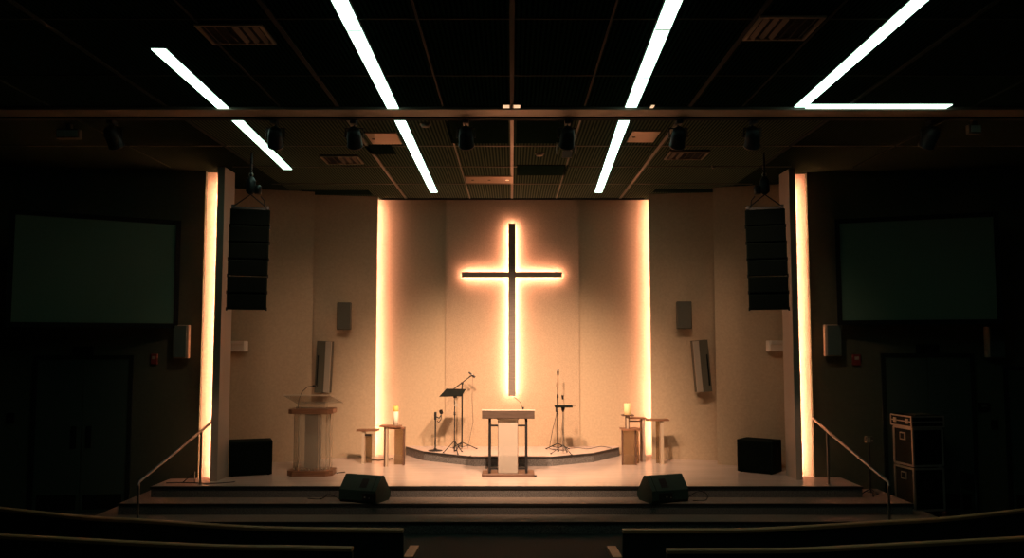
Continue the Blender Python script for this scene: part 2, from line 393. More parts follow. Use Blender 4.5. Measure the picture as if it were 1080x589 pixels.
# dark smooth ceiling tiles
def dark_tile(px0, py0, px1, py1, lab):
    x0, x1, y0, y1 = ceil_quad(px0, py0, px1, py1)
    tag(obj('ceiling_panel', MB().bbox(x0, x1, y0, y1, CZ - 0.012, CZ + 0.001, 0.004), M['ceil_dark']), lab, 'ceiling panel')
dark_tile(476, 123, 536.5, 150.5, 'smooth dark ceiling tile just behind the beam, left of the centre bar')
dark_tile(544, 123, 598, 150.5, 'smooth dark ceiling tile just behind the beam, right of the centre bar')
dark_tile(545, 174, 596, 184.5, 'narrow dark ceiling tile between the centre bar and the right inner strip')
dark_tile(391, 153, 418, 162, 'small dark ceiling tile beside the left inner back strip')

# ------------------------------------------------------------------ linear ceiling lights
def strip_light(a, b, hw, lab, seams=()):
    a = Vector(a); b = Vector(b); d = b - a; L = d.length; ang = math.atan2(d.y, d.x)
    t = thing('linear_ceiling_light', lab, 'light', ((a.x + b.x) / 2, (a.y + b.y) / 2, CZ), ang, 'white linear strips in the ceiling')
    obj('housing', MB().bx(-L / 2 - 0.02, L / 2 + 0.02, -hw - 0.015, hw + 0.015, -0.012, 0.03), M['blackm'], t)
    obj('diffuser', MB().bx(-L / 2, L / 2, -hw, hw, -0.022, -0.012), M['strip'], t)
    for sx in seams:
        obj('joint_strip', MB().bx(-L / 2 + L * sx - 0.012, -L / 2 + L * sx + 0.012, -hw, hw, -0.0235, -0.0215), M['alu'], t)
    return t
def cz(px, py): p = at_z(px, py, CZ); return (p.x, p.y)
HW = 0.066
strip_light((-1.375, 4.2), cz(414.5, 112.8), HW, 'white ceiling strip, near inner left, running off the top of the photo', (0.55, 0.8))
strip_light((1.235, 4.2), cz(665.5, 111.5), HW, 'white ceiling strip, near inner right, running off the top of the photo', (0.55, 0.8))
strip_light(cz(419.3, 120.3), cz(457.8, 202), HW, 'white ceiling strip behind the beam, pointing at the left side of the back wall', (0.35, 0.66))
strip_light(cz(660.5, 119.5), cz(631.1, 202), HW, 'white ceiling strip behind the beam, right of the ceiling centre bar', (0.35, 0.66))
strip_light(cz(167.2, 50), cz(235.5, 112.8), HW, 'short white ceiling strip, outer left, in front of the beam')
strip_light(cz(245.2, 120.6), cz(303.5, 177.6), HW, 'white ceiling strip, outer left, behind the beam')
strip_light((3.22, 4.6), cz(843.8, 111.3), HW, 'long white diagonal ceiling strip on the right, in front of the beam', (0.5, 0.75))
a = at_z(850, 110.8, CZ); b = at_z(1001, 110.8, CZ)
strip_light((a.x + 0.02, a.y), (b.x, b.y), 0.075, 'white ceiling strip lying crosswise along the beam at far right')

# ------------------------------------------------------------------ ceiling fittings
def vent(px0, py0, px1, py1, lab, n=5):
    x0, x1, y0, y1 = ceil_quad(px0, py0, px1, py1)
    t = thing('ceiling_vent', lab, 'vent', ((x0 + x1) / 2, (y0 + y1) / 2, CZ))
    hx, hy = (x1 - x0) / 2, (y1 - y0) / 2
    obj('backing', MB().bx(-hx, hx, -hy, hy, -0.010, 0.002), M['blackm'], t)
    f = MB()
    f.bx(-hx, hx, -hy, -hy + 0.03, -0.028, -0.010).bx(-hx, hx, hy - 0.03, hy, -0.028, -0.010)
    f.bx(-hx, -hx + 0.03, -hy + 0.03, hy - 0.03, -0.028, -0.010).bx(hx - 0.03, hx, -hy + 0.03, hy - 0.03, -0.028, -0.010)
    obj('frame', f, M['vent'], t)
    sl = MB()
    R = Matrix.Rotation(math.radians(35), 3, 'Y')
    for i in range(n):
        x = -hx + 0.03 + (i + 0.5) * (2 * hx - 0.06) / n
        sl.box((x, 0, -0.022), (0.045, 2 * hy - 0.06, 0.003), R if x < 0 else R.inverted())
    obj('louvres', sl, M['louvre'], t)
vent(225, 24, 292, 44.5, 'large square ceiling vent near the outer left strip', 6)
vent(783, 15, 848, 40, 'large square ceiling vent near the long right strip', 6)
vent(345, 163.5, 384, 171.5, 'small louvred ceiling vent above left stage wall')
vent(700, 158.5, 740, 167, 'small louvred ceiling vent above right stage wall')

def plate(px0, py0, px1, py1, lab, dots=0, lit=None):
    x0, x1, y0, y1 = ceil_quad(px0, py0, px1, py1)
    t = thing('access_plate', lab, 'ceiling plate', ((x0 + x1) / 2, (y0 + y1) / 2, CZ))
    hx, hy = (x1 - x0) / 2, (y1 - y0) / 2
    obj('plate', MB().bbox(-hx, hx, -hy, hy, -0.018, 0.001, 0.005), M['plate'], t)
    for i in range(dots):
        x = -hx + 2 * hx * (0.15 + 0.35 * i)
        obj('hole', MB().lathe([(0.025, -0.021), (0.025, -0.017)], (x, 0, 0), 12), M['blackm'], t)
    if lit is not None:
        obj('lamp', MB().lathe([(0.03, -0.024), (0.03, -0.017)], (-hx + 2 * hx * lit, 0, 0), 14), M['led_small'], t)
plate(393, 139.5, 424, 151, 'pale metal ceiling plate beside the left inner strip, behind the beam', 1)
plate(661, 137.5, 689, 149, 'pale metal ceiling plate beside the right inner strip, behind the beam', 1)
plate(492, 185.5, 541, 192.5, 'long metal ceiling plate with small round lamp above the cross', 2, 0.88)

for (px, py, lab) in ((448.5, 131, 'small pale detector disc right of the left inner back strip'), (569, 162, 'small pale detector disc right of the ceiling centre bar'), (752, 175, 'tiny ceiling sensor over right stage wall')):
    p = at_z(px, py, CZ)
    r = 0.07 if px < 700 else 0.025
    t = thing('smoke_detector', lab, 'detector', (p.x, p.y, CZ))
    obj('base', MB().lathe([(r, 0.001), (r, -0.012)]), M['vent'], t)
    obj('cap', MB().lathe([(r * .8, -0.012), (r * .7, -0.035), (r * .3, -0.042)]), M['offw'], t)
for (x0, x1, lab) in ((530.8, 537.2, 'small lit window on the beam, left of the centre bar'), (541.8, 548.5, 'small lit window on the beam, right of the centre bar'), (685.5, 690.5, 'small lit lamp on the beam beside the right inner strip')):
    a = at_z(x0, 113.3, CZ - 0.035); b = at_z(x1, 110.4, CZ - 0.035)
    t = thing('beam_light', lab, 'light', ((a.x + b.x) / 2, (a.y + b.y) / 2, CZ - 0.035))
    hx, hy = (b.x - a.x) / 2, abs(b.y - a.y) / 2
    obj('bezel', MB().bx(-hx - 0.012, hx + 0.012, -hy - 0.012, hy + 0.012, -0.006, 0.0), M['black'], t)
    obj('lens', MB().bx(-hx, hx, -hy, hy, -0.010, -0.006), M['led_small'], t)

# emergency lights under the dark ceiling
def emergency(px, py, lab, w_=0.30):
    p = at_z(px, py, CZ - 0.12)
    t = thing('emergency_light', lab, 'light', (p.x, p.y, CZ))
    obj('bracket', MB().bx(-0.03, 0.03, -0.03, 0.03, -0.07, 0.0), M['grey'], t)
    obj('casing', MB().bbox(-w_ / 2, w_ / 2, -0.05, 0.05, -0.19, -0.07, 0.015), M['grey'], t)
    obj('lens', MB().bx(-w_ / 2 + 0.02, w_ / 2 - 0.02, -0.056, -0.048, -0.17, -0.09), mat('dim_lens', (0.5, 0.55, 0.45), 0.4), t)
emergency(73, 141, 'grey box light under the ceiling near far left')
emergency(1027, 136, 'small pale box light under the ceiling near far right', 0.16)

# ------------------------------------------------------------------ stage spotlights on the beam
def spotlight(px, aim, power, lab, angle=62, flaps=False):
    x = (px - 540) / FPX * 10.30
    t = thing('stage_spotlight', lab, 'spotlight', (x, 10.24, CZ - 0.05), 0, 'black spotlights hung behind the beam')
    obj('clamp', MB().bx(-0.035, 0.035, -0.115, 0.03, -0.03, 0.02), M['black'], t)
    y = MB(); y.tube([(0, 0, -0.02), (0, 0, -0.06)], 0.012)
    y.tube([(-0.11, 0, -0.19), (-0.11, 0, -0.07), (0.11, 0, -0.07), (0.11, 0, -0.19)], 0.010)
    obj('yoke', y, M['black'], t)
    c = Vector((0, 0, -0.19)); d = (Vector(aim) - (Vector(t.location) + c)).normalized()
    R = d.to_track_quat('Z', 'Y').to_matrix()
    obj('lamp_head', MB().lathe([(0.035, -0.15), (0.075, -0.12), (0.092, -0.02), (0.092, 0.09), (0.10, 0.10), (0.10, 0.12)], c, 18, R), M['black'], t)
    obj('lens', MB().lathe([(0.08, 0.118), (0.06, 0.128), (0.02, 0.132)], c, 18, R), M['vent'], t)
    if flaps:
        fl = MB()
        for s in (-1, 1):
            fl.box(c + R @ Vector((0, s * 0.12, 0.16)), (0.12, 0.004, 0.10), R)
            fl.box(c + R @ Vector((s * 0.12, 0, 0.16)), (0.004, 0.12, 0.10), R)
        obj('barn_doors', fl, M['alu'], t)
    if power:
        ld = bpy.data.lights.new('spot', 'SPOT'); ld.energy = power; ld.color = SPOTC; ld.spot_size = math.radians(angle); ld.spot_blend = 1.0
        ld.shadow_soft_size = 0.12
        lo = bpy.data.objects.new('spot', ld); C.objects.link(lo); lo.parent = t
        lo.location = c + d * 0.16; lo.rotation_euler = d.to_track_quat('-Z', 'Y').to_euler()
spotlight(115.5, (-4.5, 14, 1.2), 0, 'black spotlight farthest left under the beam, almost lost in the dark')
spotlight(288, (-3.7, 14.2, 1.4), P_SPOT * 0.04, 'black spotlight beside the outer left back strip', 75)
spotlight(372, (-2.2, 14.8, 1.3), P_SPOT * 0.09, 'black spotlight between the outer and inner left strips', 75)
spotlight(491, (-0.4, 14.9, 1.0), P_SPOT * 0.95, 'black spotlight right of the left inner strip, before the dark tile', 66)
spotlight(599, (0.4, 14.9, 1.0), P_SPOT * 0.95, 'black spotlight with pale barn doors left of the right inner strip', 66, flaps=True)
spotlight(717, (2.2, 14.8, 1.3), P_SPOT * 0.09, 'black spotlight right of the right inner strip', 75)
spotlight(796, (3.7, 14.2, 1.4), P_SPOT * 0.04, 'black spotlight beside the long right strip', 75)
spotlight(985, (4.5, 14, 1.2), 0, 'black spotlight farthest right under the beam, almost lost in the dark')

# ------------------------------------------------------------------ the cross
yc = WB - 0.06 - 0.10
c0 = at_y(536.2, 418, yc); c1 = at_y(543.6, 236, yc); h0 = at_y(487, 292.8, yc); h1 = at_y(592.5, 287.2, yc)
xm = (c0.x + c1.x) / 2; t = thing('wall_cross', 'large wooden cross with glowing halo mounted on the back wall', 'cross', (xm, yc, c0.z))
hw_, hh = 0.068, (h1.z - h0.z) / 2; zb = (h0.z + h1.z) / 2 - c0.z; H_ = c1.z - c0.z
xa, xb = h0.x - xm, h1.x - xm
obj('upright', MB().bbox(-hw_, hw_, -0.03, 0.0, 0, H_, 0.004), M['cross'], t)
obj('crossbar', MB().bx(xa, -hw_ + 0.004, -0.029, 0.001, zb - hh, zb + hh).bx(hw_ - 0.004, xb, -0.029, 0.001, zb - hh, zb + hh), M['cross'], t)
e = 0.014
obj('light_strip', MB().bx(-hw_ + e, hw_ - e, 0.004, 0.022, e, H_ - e).bx(xa + e, -hw_ + e, 0.004, 0.022, zb - hh + e, zb + hh - e).bx(hw_ - e, xb - e, 0.004, 0.022, zb - hh + e, zb + hh - e), M['led_cross'], t)
for z in (0.4, zb, H_ - 0.4): obj('wall_mount', MB().tube([(0, 0.0, z), (0, 0.10, z)], 0.012), M['black'], t)

# ------------------------------------------------------------------ projection screens
def screen(pr, pl, yr, yl, corners, lab):
    # pr/pl: px of the near-stage edge and the far edge; corners give top/bottom rows
    (xr_, tr, br), (xl_, tl, bl) = corners
    a = at_y(xr_, (tr + br) / 2, yr); b = at_y(xl_, (tl + bl) / 2, yl)
    z1 = (at_y(xr_, tr, yr).z + at_y(xl_, tl, yl).z) / 2; z0 = (at_y(xr_, br, yr).z + at_y(xl_, bl, yl).z) / 2
    mid = Vector(((a.x + b.x) / 2, (a.y + b.y) / 2, 0)); d = Vector((a.x - b.x, a.y - b.y, 0))
    if d.x < 0: d = -d
    L = d.length; ang = math.atan2(d.y, d.x)
    t = thing('projection_screen', lab, 'screen', (mid.x, mid.y, z0), ang)
    h = z1 - z0; f = 0.07
    obj('screen_surface', MB().bx(-L / 2, L / 2, 0.0, 0.012, 0, h), M['screen'], t)
    fr = MB().bx(-L / 2 - f, L / 2 + f, -0.02, 0.03, -f, 0).bx(-L / 2 - f, L / 2 + f, -0.02, 0.03, h, h + f)
    fr.bx(-L / 2 - f, -L / 2, -0.02, 0.03, 0, h).bx(L / 2, L / 2 + f, -0.02, 0.03, 0, h)
    obj('frame', fr, M['blackm'], t)
    return t, L, h
tL, L_, h_ = screen(0, 0, 13.15, 12.05, ((184.2, 238.6, 342.4), (14, 225, 338.7)), 'large blank grey projection screen on the left dark wall')
for s in (-0.5, 0.5): obj('wall_mount', MB().tube([(s, 0.03, h_ * 0.5), (s * 0.9, 0.55 - s * 0.7, h_ * 0.5)], 0.02), M['black'], tL)
tR, L_, h_ = screen(0, 0, 13.2, 12.45, ((887, 239, 341.3), (1049.5, 225.5, 333.8)), 'large blank grey projection screen on the right dark wall')
for s in (-0.5, 0.5): obj('wall_mount', MB().tube([(s, 0.03, h_ * 0.5), (s * 0.95, 0.40 + s * 0.5, h_ * 0.5)], 0.02), M['black'], tR)

# ------------------------------------------------------------------ doors, wall devices on the dark walls
def on_wall(px, py, A, B, off=0.0):
    d = ray(px, py); A3 = Vector((A.x, A.y, 0)); t = Vector((B.x - A.x, B.y - A.y, 0)).normalized(); n = Vector((-t.y, t.x, 0))
    if n.y > 0: n = -n
    A3 = A3 + n * off
    k = (A3 - CAM).dot(n) / d.dot(n); return CAM + d * k, math.atan2(t.y, t.x), n
def wall_thing(name, lab, cat, px, py, A, B, off=0.0):
    p, ang, n = on_wall(px, py, A, B, off)
    if math.cos(ang) < 0: ang += PI
    return thing(name, lab, cat, p, ang), p
def door(no, p0, p1, ptop, A, B):
    a, _, _ = on_wall(p0, ptop, A, B); b, ang, n = on_wall(p1, ptop, A, B)
    if math.cos(ang) < 0: ang += PI
    mid = (a + b) / 2; W_ = (b - a).length; Ht = mid.z
    r = bpy.data.objects.new('door_%d' % no, None); C.objects.link(r); r['kind'] = 'structure'
    r.location = (mid.x, mid.y, 0); r.rotation_euler = (0, 0, ang)
    f = MB().bx(-W_ / 2 - 0.06, -W_ / 2, -0.035, -0.001, 0.002, Ht + 0.06).bx(W_ / 2, W_ / 2 + 0.06, -0.035, -0.001, 0.002, Ht + 0.06).bx(-W_ / 2, W_ / 2, -0.035, -0.001, Ht, Ht + 0.06)
    obj('door_frame', f, M['door_frame'], r)
    for s in (-1, 1):
        l = obj('door_leaf', MB().bx(min(s * 0.008, s * W_ / 2), max(s * 0.008, s * W_ / 2), -0.02, -0.002, 0.01, Ht - 0.01), M['door'], r)
        obj('handle', MB().bbox(s * 0.11 - 0.04, s * 0.11 + 0.04, -0.045, -0.02, 0.98, 1.32, 0.01), M['blackm'], l)
        obj('kick_plate', MB().bx(min(s * 0.05, s * (W_ / 2 - 0.05)), max(s * 0.05, s * (W_ / 2 - 0.05)), -0.024, -0.02, 0.04, 0.27), M['blackm'], l)
    return r
door(1, 41, 137, 379, LA, LB)
door(2, 933, 1022, 377, RA, RB)
# single door further right with its rail line, mostly dark
door_r = door(3, 1062, 1150, 391, RA, RB)

def baseboard(nm, A, B, x0, x1):
    t = (B - A).normalized(); n = Vector((-t.y, t.x))
    if n.y > 0: n = -n
    mb = MB()
    a = A + t * x0; b = A + t * x1
    mb.prism([a, b, b + n * 0.015, a + n * 0.015], 0.0, 0.14)
    struct('baseboard_' + nm, mb, M['blackm'])
baseboard('left', LA, LB, 1.0 + 0.05, 1.2)
baseboard('right', RA, RB, 1.25, 1.42)

def wallbox(name, lab, cat, px0, py0, px1, py1, A, B, dep, m, m2=None, part='faceplate'):
    t, p = wall_thing(name, lab, cat, (px0 + px1) / 2, (py0 + py1) / 2, A, B)
    a, _, _ = on_wall(px0, py1, A, B); b, _, _ = on_wall(px1, py0, A, B)
    hx = math.hypot(b.x - a.x, b.y - a.y) / 2; hz = abs(b.z - a.z) / 2
    obj('casing', MB().bbox(-hx, hx, -dep, 0, -hz, hz, min(0.01, hx * .3)), m, t)
    if m2: obj(part, MB().bx(-hx * 0.5, hx * 0.5, -dep - 0.006, -dep, hz * 0.0, hz * 0.6), m2, t)
    return t
wallbox('exit_sign', 'unlit dark box above the left double doors', 'sign', 78, 365.5, 99, 375, LA, LB, 0.06, M['blackm'])
wallbox('exit_sign', 'unlit dark box above the right double doors', 'sign', 966, 363.5, 989, 373, RA, RB, 0.06, M['blackm'])
wallbox('fire_alarm', 'small red alarm box between left double doors and wall speaker', 'alarm', 159.5, 373.5, 167, 384.5, LA, LB, 0.05, M['red'], M['offw'], 'strobe_lens')
wallbox('fire_alarm', 'small red alarm box between right wall speaker and right doors', 'alarm', 898.5, 374, 907, 385.5, RA, RB, 0.05, M['red'], M['offw'], 'strobe_lens')
wallbox('wall_switch', 'small dark switch box left of the left double doors', 'switch', 8, 435.5, 16, 446, LA, LB, 0.04, M['blackm'])
wallbox('wall_control', 'dark wide control box on wall right of the right doors', 'switch', 1031, 425, 1043, 434, RA, RB, 0.04, M['blackm'], M['grey'])
wallbox('wall_switch', 'small dark box below the wide control box at far right', 'switch', 1045, 443, 1052, 453, RA, RB, 0.04, M['blackm'])

def wall_speaker_dark(px0, py0, px1, py1, A, B, s, lab):
    t, p = wall_thing('wall_speaker', lab, 'speaker', (px0 + px1) / 2, (py0 + py1) / 2, A, B, 0.16)
    h = (py1 - py0) / FPX * 13.2; w_ = (px1 - px0) / FPX * 13.2
    obj('bracket', MB().bx(-0.02, 0.02, 0.05, 0.158, -0.05, 0.05), M['black'], t)
    obj('cabinet', MB().bbox(-w_ / 2, w_ / 2, -0.06, 0.07, -h / 2, h / 2, 0.012), M['offw'], t)
    obj('grille', MB().bbox(-w_ / 2 * (1 if s > 0 else 0.72), w_ / 2 * (0.72 if s > 0 else 1), -0.075, -0.06, -h / 2 + 0.01, h / 2 - 0.01, 0.006), mat('green_grey_grille', (0.05, 0.075, 0.06), 0.7), t)
wall_speaker_dark(184, 343, 199.5, 378, LA, LB, 1, 'dark wall speaker under the inner corner of the left screen')
wall_speaker_dark(869.5, 342.5, 886, 376, RA, RB, -1, 'dark wall speaker under the inner corner of the right screen')
wall_speaker_dark(1040, 345, 1057, 377, RA, RB, -1, 'black wall speaker under the outer corner of the right screen')

# ------------------------------------------------------------------ speakers on the stage walls
def grey_speaker(px0, px1, py0, py1, Y, yaw, lab):
    p = at_y((px0 + px1) / 2, (py0 + py1) / 2, Y)
    h = (py1 - py0) / FPX * Y; w_ = (px1 - px0) / FPX * Y * 0.93
    t = thing('wall_speaker', lab, 'speaker', (p.x, p.y, p.z), yaw)
    obj('cabinet', MB().bbox(-w_ / 2, w_ / 2, -0.12, 0.08, -h / 2, h / 2, 0.015), M['grey'], t)
    obj('grille', MB().bbox(-w_ / 2 + 0.01, w_ / 2 - 0.01, -0.132, -0.12, -h / 2 + 0.01, h / 2 - 0.01, 0.006), mat('grey_mesh', (0.085, 0.08, 0.06), 0.9, noise=0.2, nscale=150), t)
    obj('bracket', MB().tube([(0, 0.07, 0), (0, 0.26, 0)], 0.03).lathe([(0.018, -h / 2 - 0.02), (0.018, -h / 2)], (0, -0.05, 0), 8), M['offw'], t)
    return t
def seg_y(a, b, px, py=420):
    # y of the wall line a-b where the pixel column meets it
    k = (px - 540) / FPX
    d = b - a; tt = (k * a.y - a.x) / (d.x - k * d.y); return a.y + d.y * tt
grey_speaker(355.5, 371, 319.5, 348, seg_y(l1a, l1b, 363) - 0.22, 0.12, 'small grey speaker on left stage wall, above the slim column speaker')
grey_speaker(712.8, 729.5, 318.5, 347, seg_y(r1a, r1b, 721) - 0.22, -0.12, 'small grey speaker on right stage wall, above the slim column speaker')

def column_speaker(s, px_top, px_bot, py0, py1, Y, yaw, lab):
    a = at_y(px_top, py0, Y); b = at_y(px_bot, py1, Y)
    h = a.z - b.z; lean = math.atan2(a.x - b.x, h)
    t = thing('column_speaker', lab, 'speaker', (b.x, b.y, b.z), yaw)
    w_ = 0.27
    R = Matrix.Rotation(lean, 3, 'Y')
    def q(mb): mb.v = [tuple(R @ Vector(v)) for v in mb.v]; return mb
    # pale front face toward the middle of the stage, dark side outward
    obj('cabinet', q(MB().prism([(-w_ / 2, 0.10), (w_ / 2, 0.10), (w_ / 2 * (1 if s > 0 else .35), -0.10), (-w_ / 2 * (.35 if s > 0 else 1), -0.10)], 0, h)), M['grey'], t)
    x0, x1 = (-w_ / 2 * .35, w_ / 2) if s < 0 else (-w_ / 2, w_ / 2 * .35)
    xo = w_ / 2 * 0.62
    g = MB().bbox(min(-s * xo - 0.055, -s * xo + 0.055), max(-s * xo - 0.055, -s * xo + 0.055), -0.13, -0.10, 0.01, h - 0.01, 0.006)
    obj('grille', q(g), M['offw'], t)
    obj('slot', q(MB().bx(s * w_ * 0.36 - 0.012, s * w_ * 0.36 + 0.012, -0.112, -0.098, h * 0.12, h * 0.72)), M['blackm'], t)
    obj('bracket', q(MB().bx(-0.03, 0.03, 0.10, 0.22, h * 0.3, h * 0.36).bx(-0.03, 0.03, 0.10, 0.22, h * 0.72, h * 0.78)), M['black'], t)
column_speaker(-1, 343.5, 340.5, 360, 414.5, seg_y(l1a, l1b, 341) - 0.22, 0.0, 'slim grey column speaker with pale front on left stage wall')
column_speaker(1, 737, 742, 359, 413.5, seg_y(r1a, r1b, 741) - 0.22, 0.0, 'slim grey column speaker with pale front on right stage wall')

def wall_camera(px0, px1, py0, py1, s, Y, lab):
    p = at_y((px0 + px1) / 2, (py0 + py1) / 2, Y); w_ = (px1 - px0) / FPX * Y; h = (py1 - py0) / FPX * Y
    t = thing('emergency_lamp', lab, 'lamp', (p.x, p.y, p.z))
    obj('casing', MB().bbox(-w_ / 2, w_ / 2, -0.10, 0.10, -h / 2, h / 2, 0.02), M['white'], t)
    obj('shade', MB().bbox(-w_ / 2 + 0.02, w_ / 2, -0.13, -0.09, h * 0.16, h / 2, 0.01), M['white'], t)
    obj('lamp_head', MB().lathe([(0.05, 0), (0.045, 0.07)], (-s * w_ * 0.0 + (-w_ / 2 - 0.02 if s < 0 else w_ / 2 + 0.02), -0.02, h * 0.15), 14, Matrix.Rotation(PI / 2, 3, 'X')), M['black'], t)
wall_camera(242, 260, 360, 371, -1, seg_y(l2a, l2b, 251) - 0.11, 'white emergency lamp on outer left stage wall below the hanging speakers')
wall_camera(809.5, 828, 359.5, 371, 1, seg_y(r2a, r2b, 819) - 0.11, 'white emergency lamp on outer right stage wall below the hanging speakers')

# ------------------------------------------------------------------ hanging line arrays
def line_array(s, lab, hlab):
    D0 = 12.1
    top = at_y(264 if s < 0 else 807, 222.5, D0); bot = at_y(257.5 if s < 0 else 813.5, 326, D0)
    yaw = 0.32 if s < 0 else -0.32
    t = thing('line_array', lab, 'speaker', (top.x, top.y, top.z), 0)
    n = 6; H_ = top.z - bot.z; ch = H_ / n
    R0 = Matrix.Rotation(yaw, 3, 'Z')
    for i in range(n):
        f = i / (n - 1); zc = -ch * (i + 0.5)
        xo = (bot.x - top.x) * (f ** 1.3)
        pit = math.radians(-1 - 10 * f)
        R = R0 @ Matrix.Rotation(-pit * 0.6, 3, 'X')
        c = Vector((xo, 0.10 * f * f, zc))
        w_ = 0.55
        mb = MB(); mb.bbox(-w_ / 2, w_ / 2, -0.19, 0.19, -ch / 2 + 0.004, ch / 2 - 0.004, 0.012)
        mb.v = [tuple(R @ Vector(v) + c) for v in mb.v]
        cab = obj('cabinet', mb, M['cabinet'], t)
        g = MB().bbox(-w_ / 2 + 0.02, w_ / 2 - 0.02, -0.205, -0.19, -ch / 2 + 0.014, ch / 2 - 0.014, 0.006); g.v = [tuple(R @ Vector(v) + c) for v in g.v]
        obj('grille', g, M['grille'], cab)
        hd = MB()
        for sx in (-1, 1): hd.bx(sx * w_ / 2 - 0.012, sx * w_ / 2 + 0.012, -0.06, 0.0, -ch / 2 - 0.02, -ch / 2 + 0.03)
        hd.v = [tuple(R @ Vector(v) + c) for v in hd.v]
        obj('rigging_pin', hd, M['black'], cab)
    fr = MB(); fr.bx(-0.26, -0.22, -0.2, 0.2, 0.0, 0.05).bx(0.22, 0.26, -0.2, 0.2, 0.0, 0.05).bx(-0.22, 0.22, -0.02, 0.02, 0.0, 0.05)
    fr.tube([(-0.24, 0, 0.05), (0, 0, 0.24), (0.24, 0, 0.05)], 0.010)
    fr.tube([(s * -0.2, 0, 0.05), (s * -0.19, 0, 0.16), (s * -0.14, 0, 0.22)], 0.008)
    fr.v = [tuple(R0 @ Vector(v)) for v in fr.v]
    obj('rigging_frame', fr, M['black'], t)
    hz = CZ - top.z
    obj('hoist', MB().lathe([(0.03, 0.24), (0.07, 0.28), (0.07, 0.44), (0.035, 0.50)], (0, 0, 0), 14).lathe([(0.05, 0), (0.055, 0.10), (0.03, 0.13)], (s * -0.10, 0.02, 0.25), 12), M['black'], t)
    chm = MB().tube([(0, 0, 0.50), (0, 0, hz - 0.001)], 0.014)
    for k in range(6): chm.lathe([(0.012, -0.02), (0.026, 0), (0.012, 0.02)], (0, 0, 0.53 + k * (hz - 0.58) / 6), 8)
    obj('chain', chm, M['black'], t)
    obj('shackle', MB().tube([(0.03 * math.cos(a_), 0, 0.53 + 0.03 * math.sin(a_)) for a_ in [k * PI / 4 for k in range(9)]], 0.007, 6), M['alu'], t)
    cb = MB().tube([(-s * -0.28, 0.1, -0.05 - 0.2 * k + 0.0) for k in range(6)], 0.007, 6)
    obj('cable', cb, M['black'], t)
line_array(-1, 'black hanging column of stacked loudspeakers left of the stage', '')
line_array(1, 'black hanging column of stacked loudspeakers right of the stage', '')

# ------------------------------------------------------------------ subwoofers
SF = S + 0.004
def subwoofer(loc, yaw, w_, d, h, lab):
    t = thing('subwoofer', lab, 'speaker', loc, yaw)
    obj('cabinet', MB().bbox(0, w_, 0, d, 0.012, h, 0.012), M['cabinet'], t)
    obj('grille', MB().bbox(0.025, w_ - 0.025, -0.012, 0.0, 0.04, h - 0.03, 0.008), M['grille'], t)
    ft = MB()
    for x in (0.05, w_ - 0.05):
        for y in (0.05, d - 0.05): ft.lathe([(0.02, 0), (0.02, 0.013)], (x, y, 0), 10)
    obj('rubber_feet', ft, M['blackm'], t)
    obj('side_handle', MB().bbox(w_ - 0.002, w_ + 0.008, d * .35, d * .65, h * .6, h * .75, 0.003) if loc[0] < 0 else MB().bbox(w_ - 0.002, w_ + 0.008, d * .35, d * .65, h * .6, h * .75, 0.003), M['blackm'], t)
p1 = at_z(239.5, 503.8, S)
subwoofer((p1.x + 0.03, p1.y, SF), math.radians(20), 0.66, 0.42, 0.545, 'black subwoofer box on stage beside the left glowing niche')
a_ = math.radians(38); p2 = at_z(815, 501.7, S); w_ = 0.60
subwoofer((p2.x - w_ * math.cos(a_), p2.y + w_ * math.sin(a_) - 0.0, SF), -a_, w_, 0.42, 0.53, 'black subwoofer box on stage beside the right glowing niche')

# ------------------------------------------------------------------ floor monitors
def monitor(x, y, yaw, lab, s):
    t = thing('stage_monitor', lab, 'speaker', (x, y, T1 + 0.004), yaw)
    prof = [(-0.17, 0.0), (0.17, 0.0), (0.23, 0.05), (0.235, 0.11), (0.035, 0.37), (-0.03, 0.375), (-0.20, 0.18), (-0.205, 0.04)]
    L = 0.60
    obj('cabinet', MB().extr(prof, -L / 2, L / 2), M['monitor'], t)
    # grille on the slope facing the stage
    a = Vector((0.235, 0.11)); b = Vector((0.035, 0.37)); n = Vector((0.26, 0.20)).normalized() * 0.012
    a2 = a.lerp(b, 0.06); b2 = a.lerp(b, 0.94)
    obj('grille', MB().extr([tuple(a2), tuple(a2 + n), tuple(b2 + n), tuple(b2)], -L / 2 + 0.02, L / 2 - 0.02), M['grille'], t)
    # recessed handle on the rear slope
    a = Vector((-0.03, 0.375)); b = Vector((-0.20, 0.18)); n = Vector((-0.195, 0.17)).normalized() * 0.003
    a2 = a.lerp(b, 0.25); b2 = a.lerp(b, 0.82)
    hx = -s * 0.07
    obj('handle_recess', MB().extr([tuple(a2), tuple(a2 + n), tuple(b2 + n), tuple(b2)], hx - 0.055, hx + 0.055), mat('recess', (0.002, 0.002, 0.002), 0.9), t)
    obj('connector_plate', MB().bx(s * -0.14 - 0.11 + 0.06, s * -0.14 + 0.11 + 0.06, -0.211, -0.203, 0.05, 0.15), M['black'], t)
    j = MB().lathe([(0.011, 0), (0.011, 0.012)], (0.03 - s * 0.1, -0.209, 0.09), 10, Matrix.Rotation(PI / 2, 3, 'X')).lathe([(0.006, 0), (0.006, 0.012)], (0.10 - s * 0.1, -0.209, 0.08), 10, Matrix.Rotation(PI / 2, 3, 'X'))
    obj('socket', j, M['alu'], t)
    ed = MB()
    ex = s * -1 * (-L / 2)
    ed.tube([(-s * -1 * L / 2 * 0 + (L / 2 - 0.07) * (1 if s < 0 else -1), -0.033, 0.376), ((L / 2 - 0.07) * (1 if s < 0 else -1), -0.203, 0.181)], 0.003, 5)
    obj('corner_trim', ed, M['grille'], t)
    return t
monitor(-2.145, 12.42, math.radians(-21), 'black floor monitor speaker on the step, left side', -1)
monitor(2.20, 12.42, math.radians(21), 'black floor monitor speaker on the step, right side', 1)

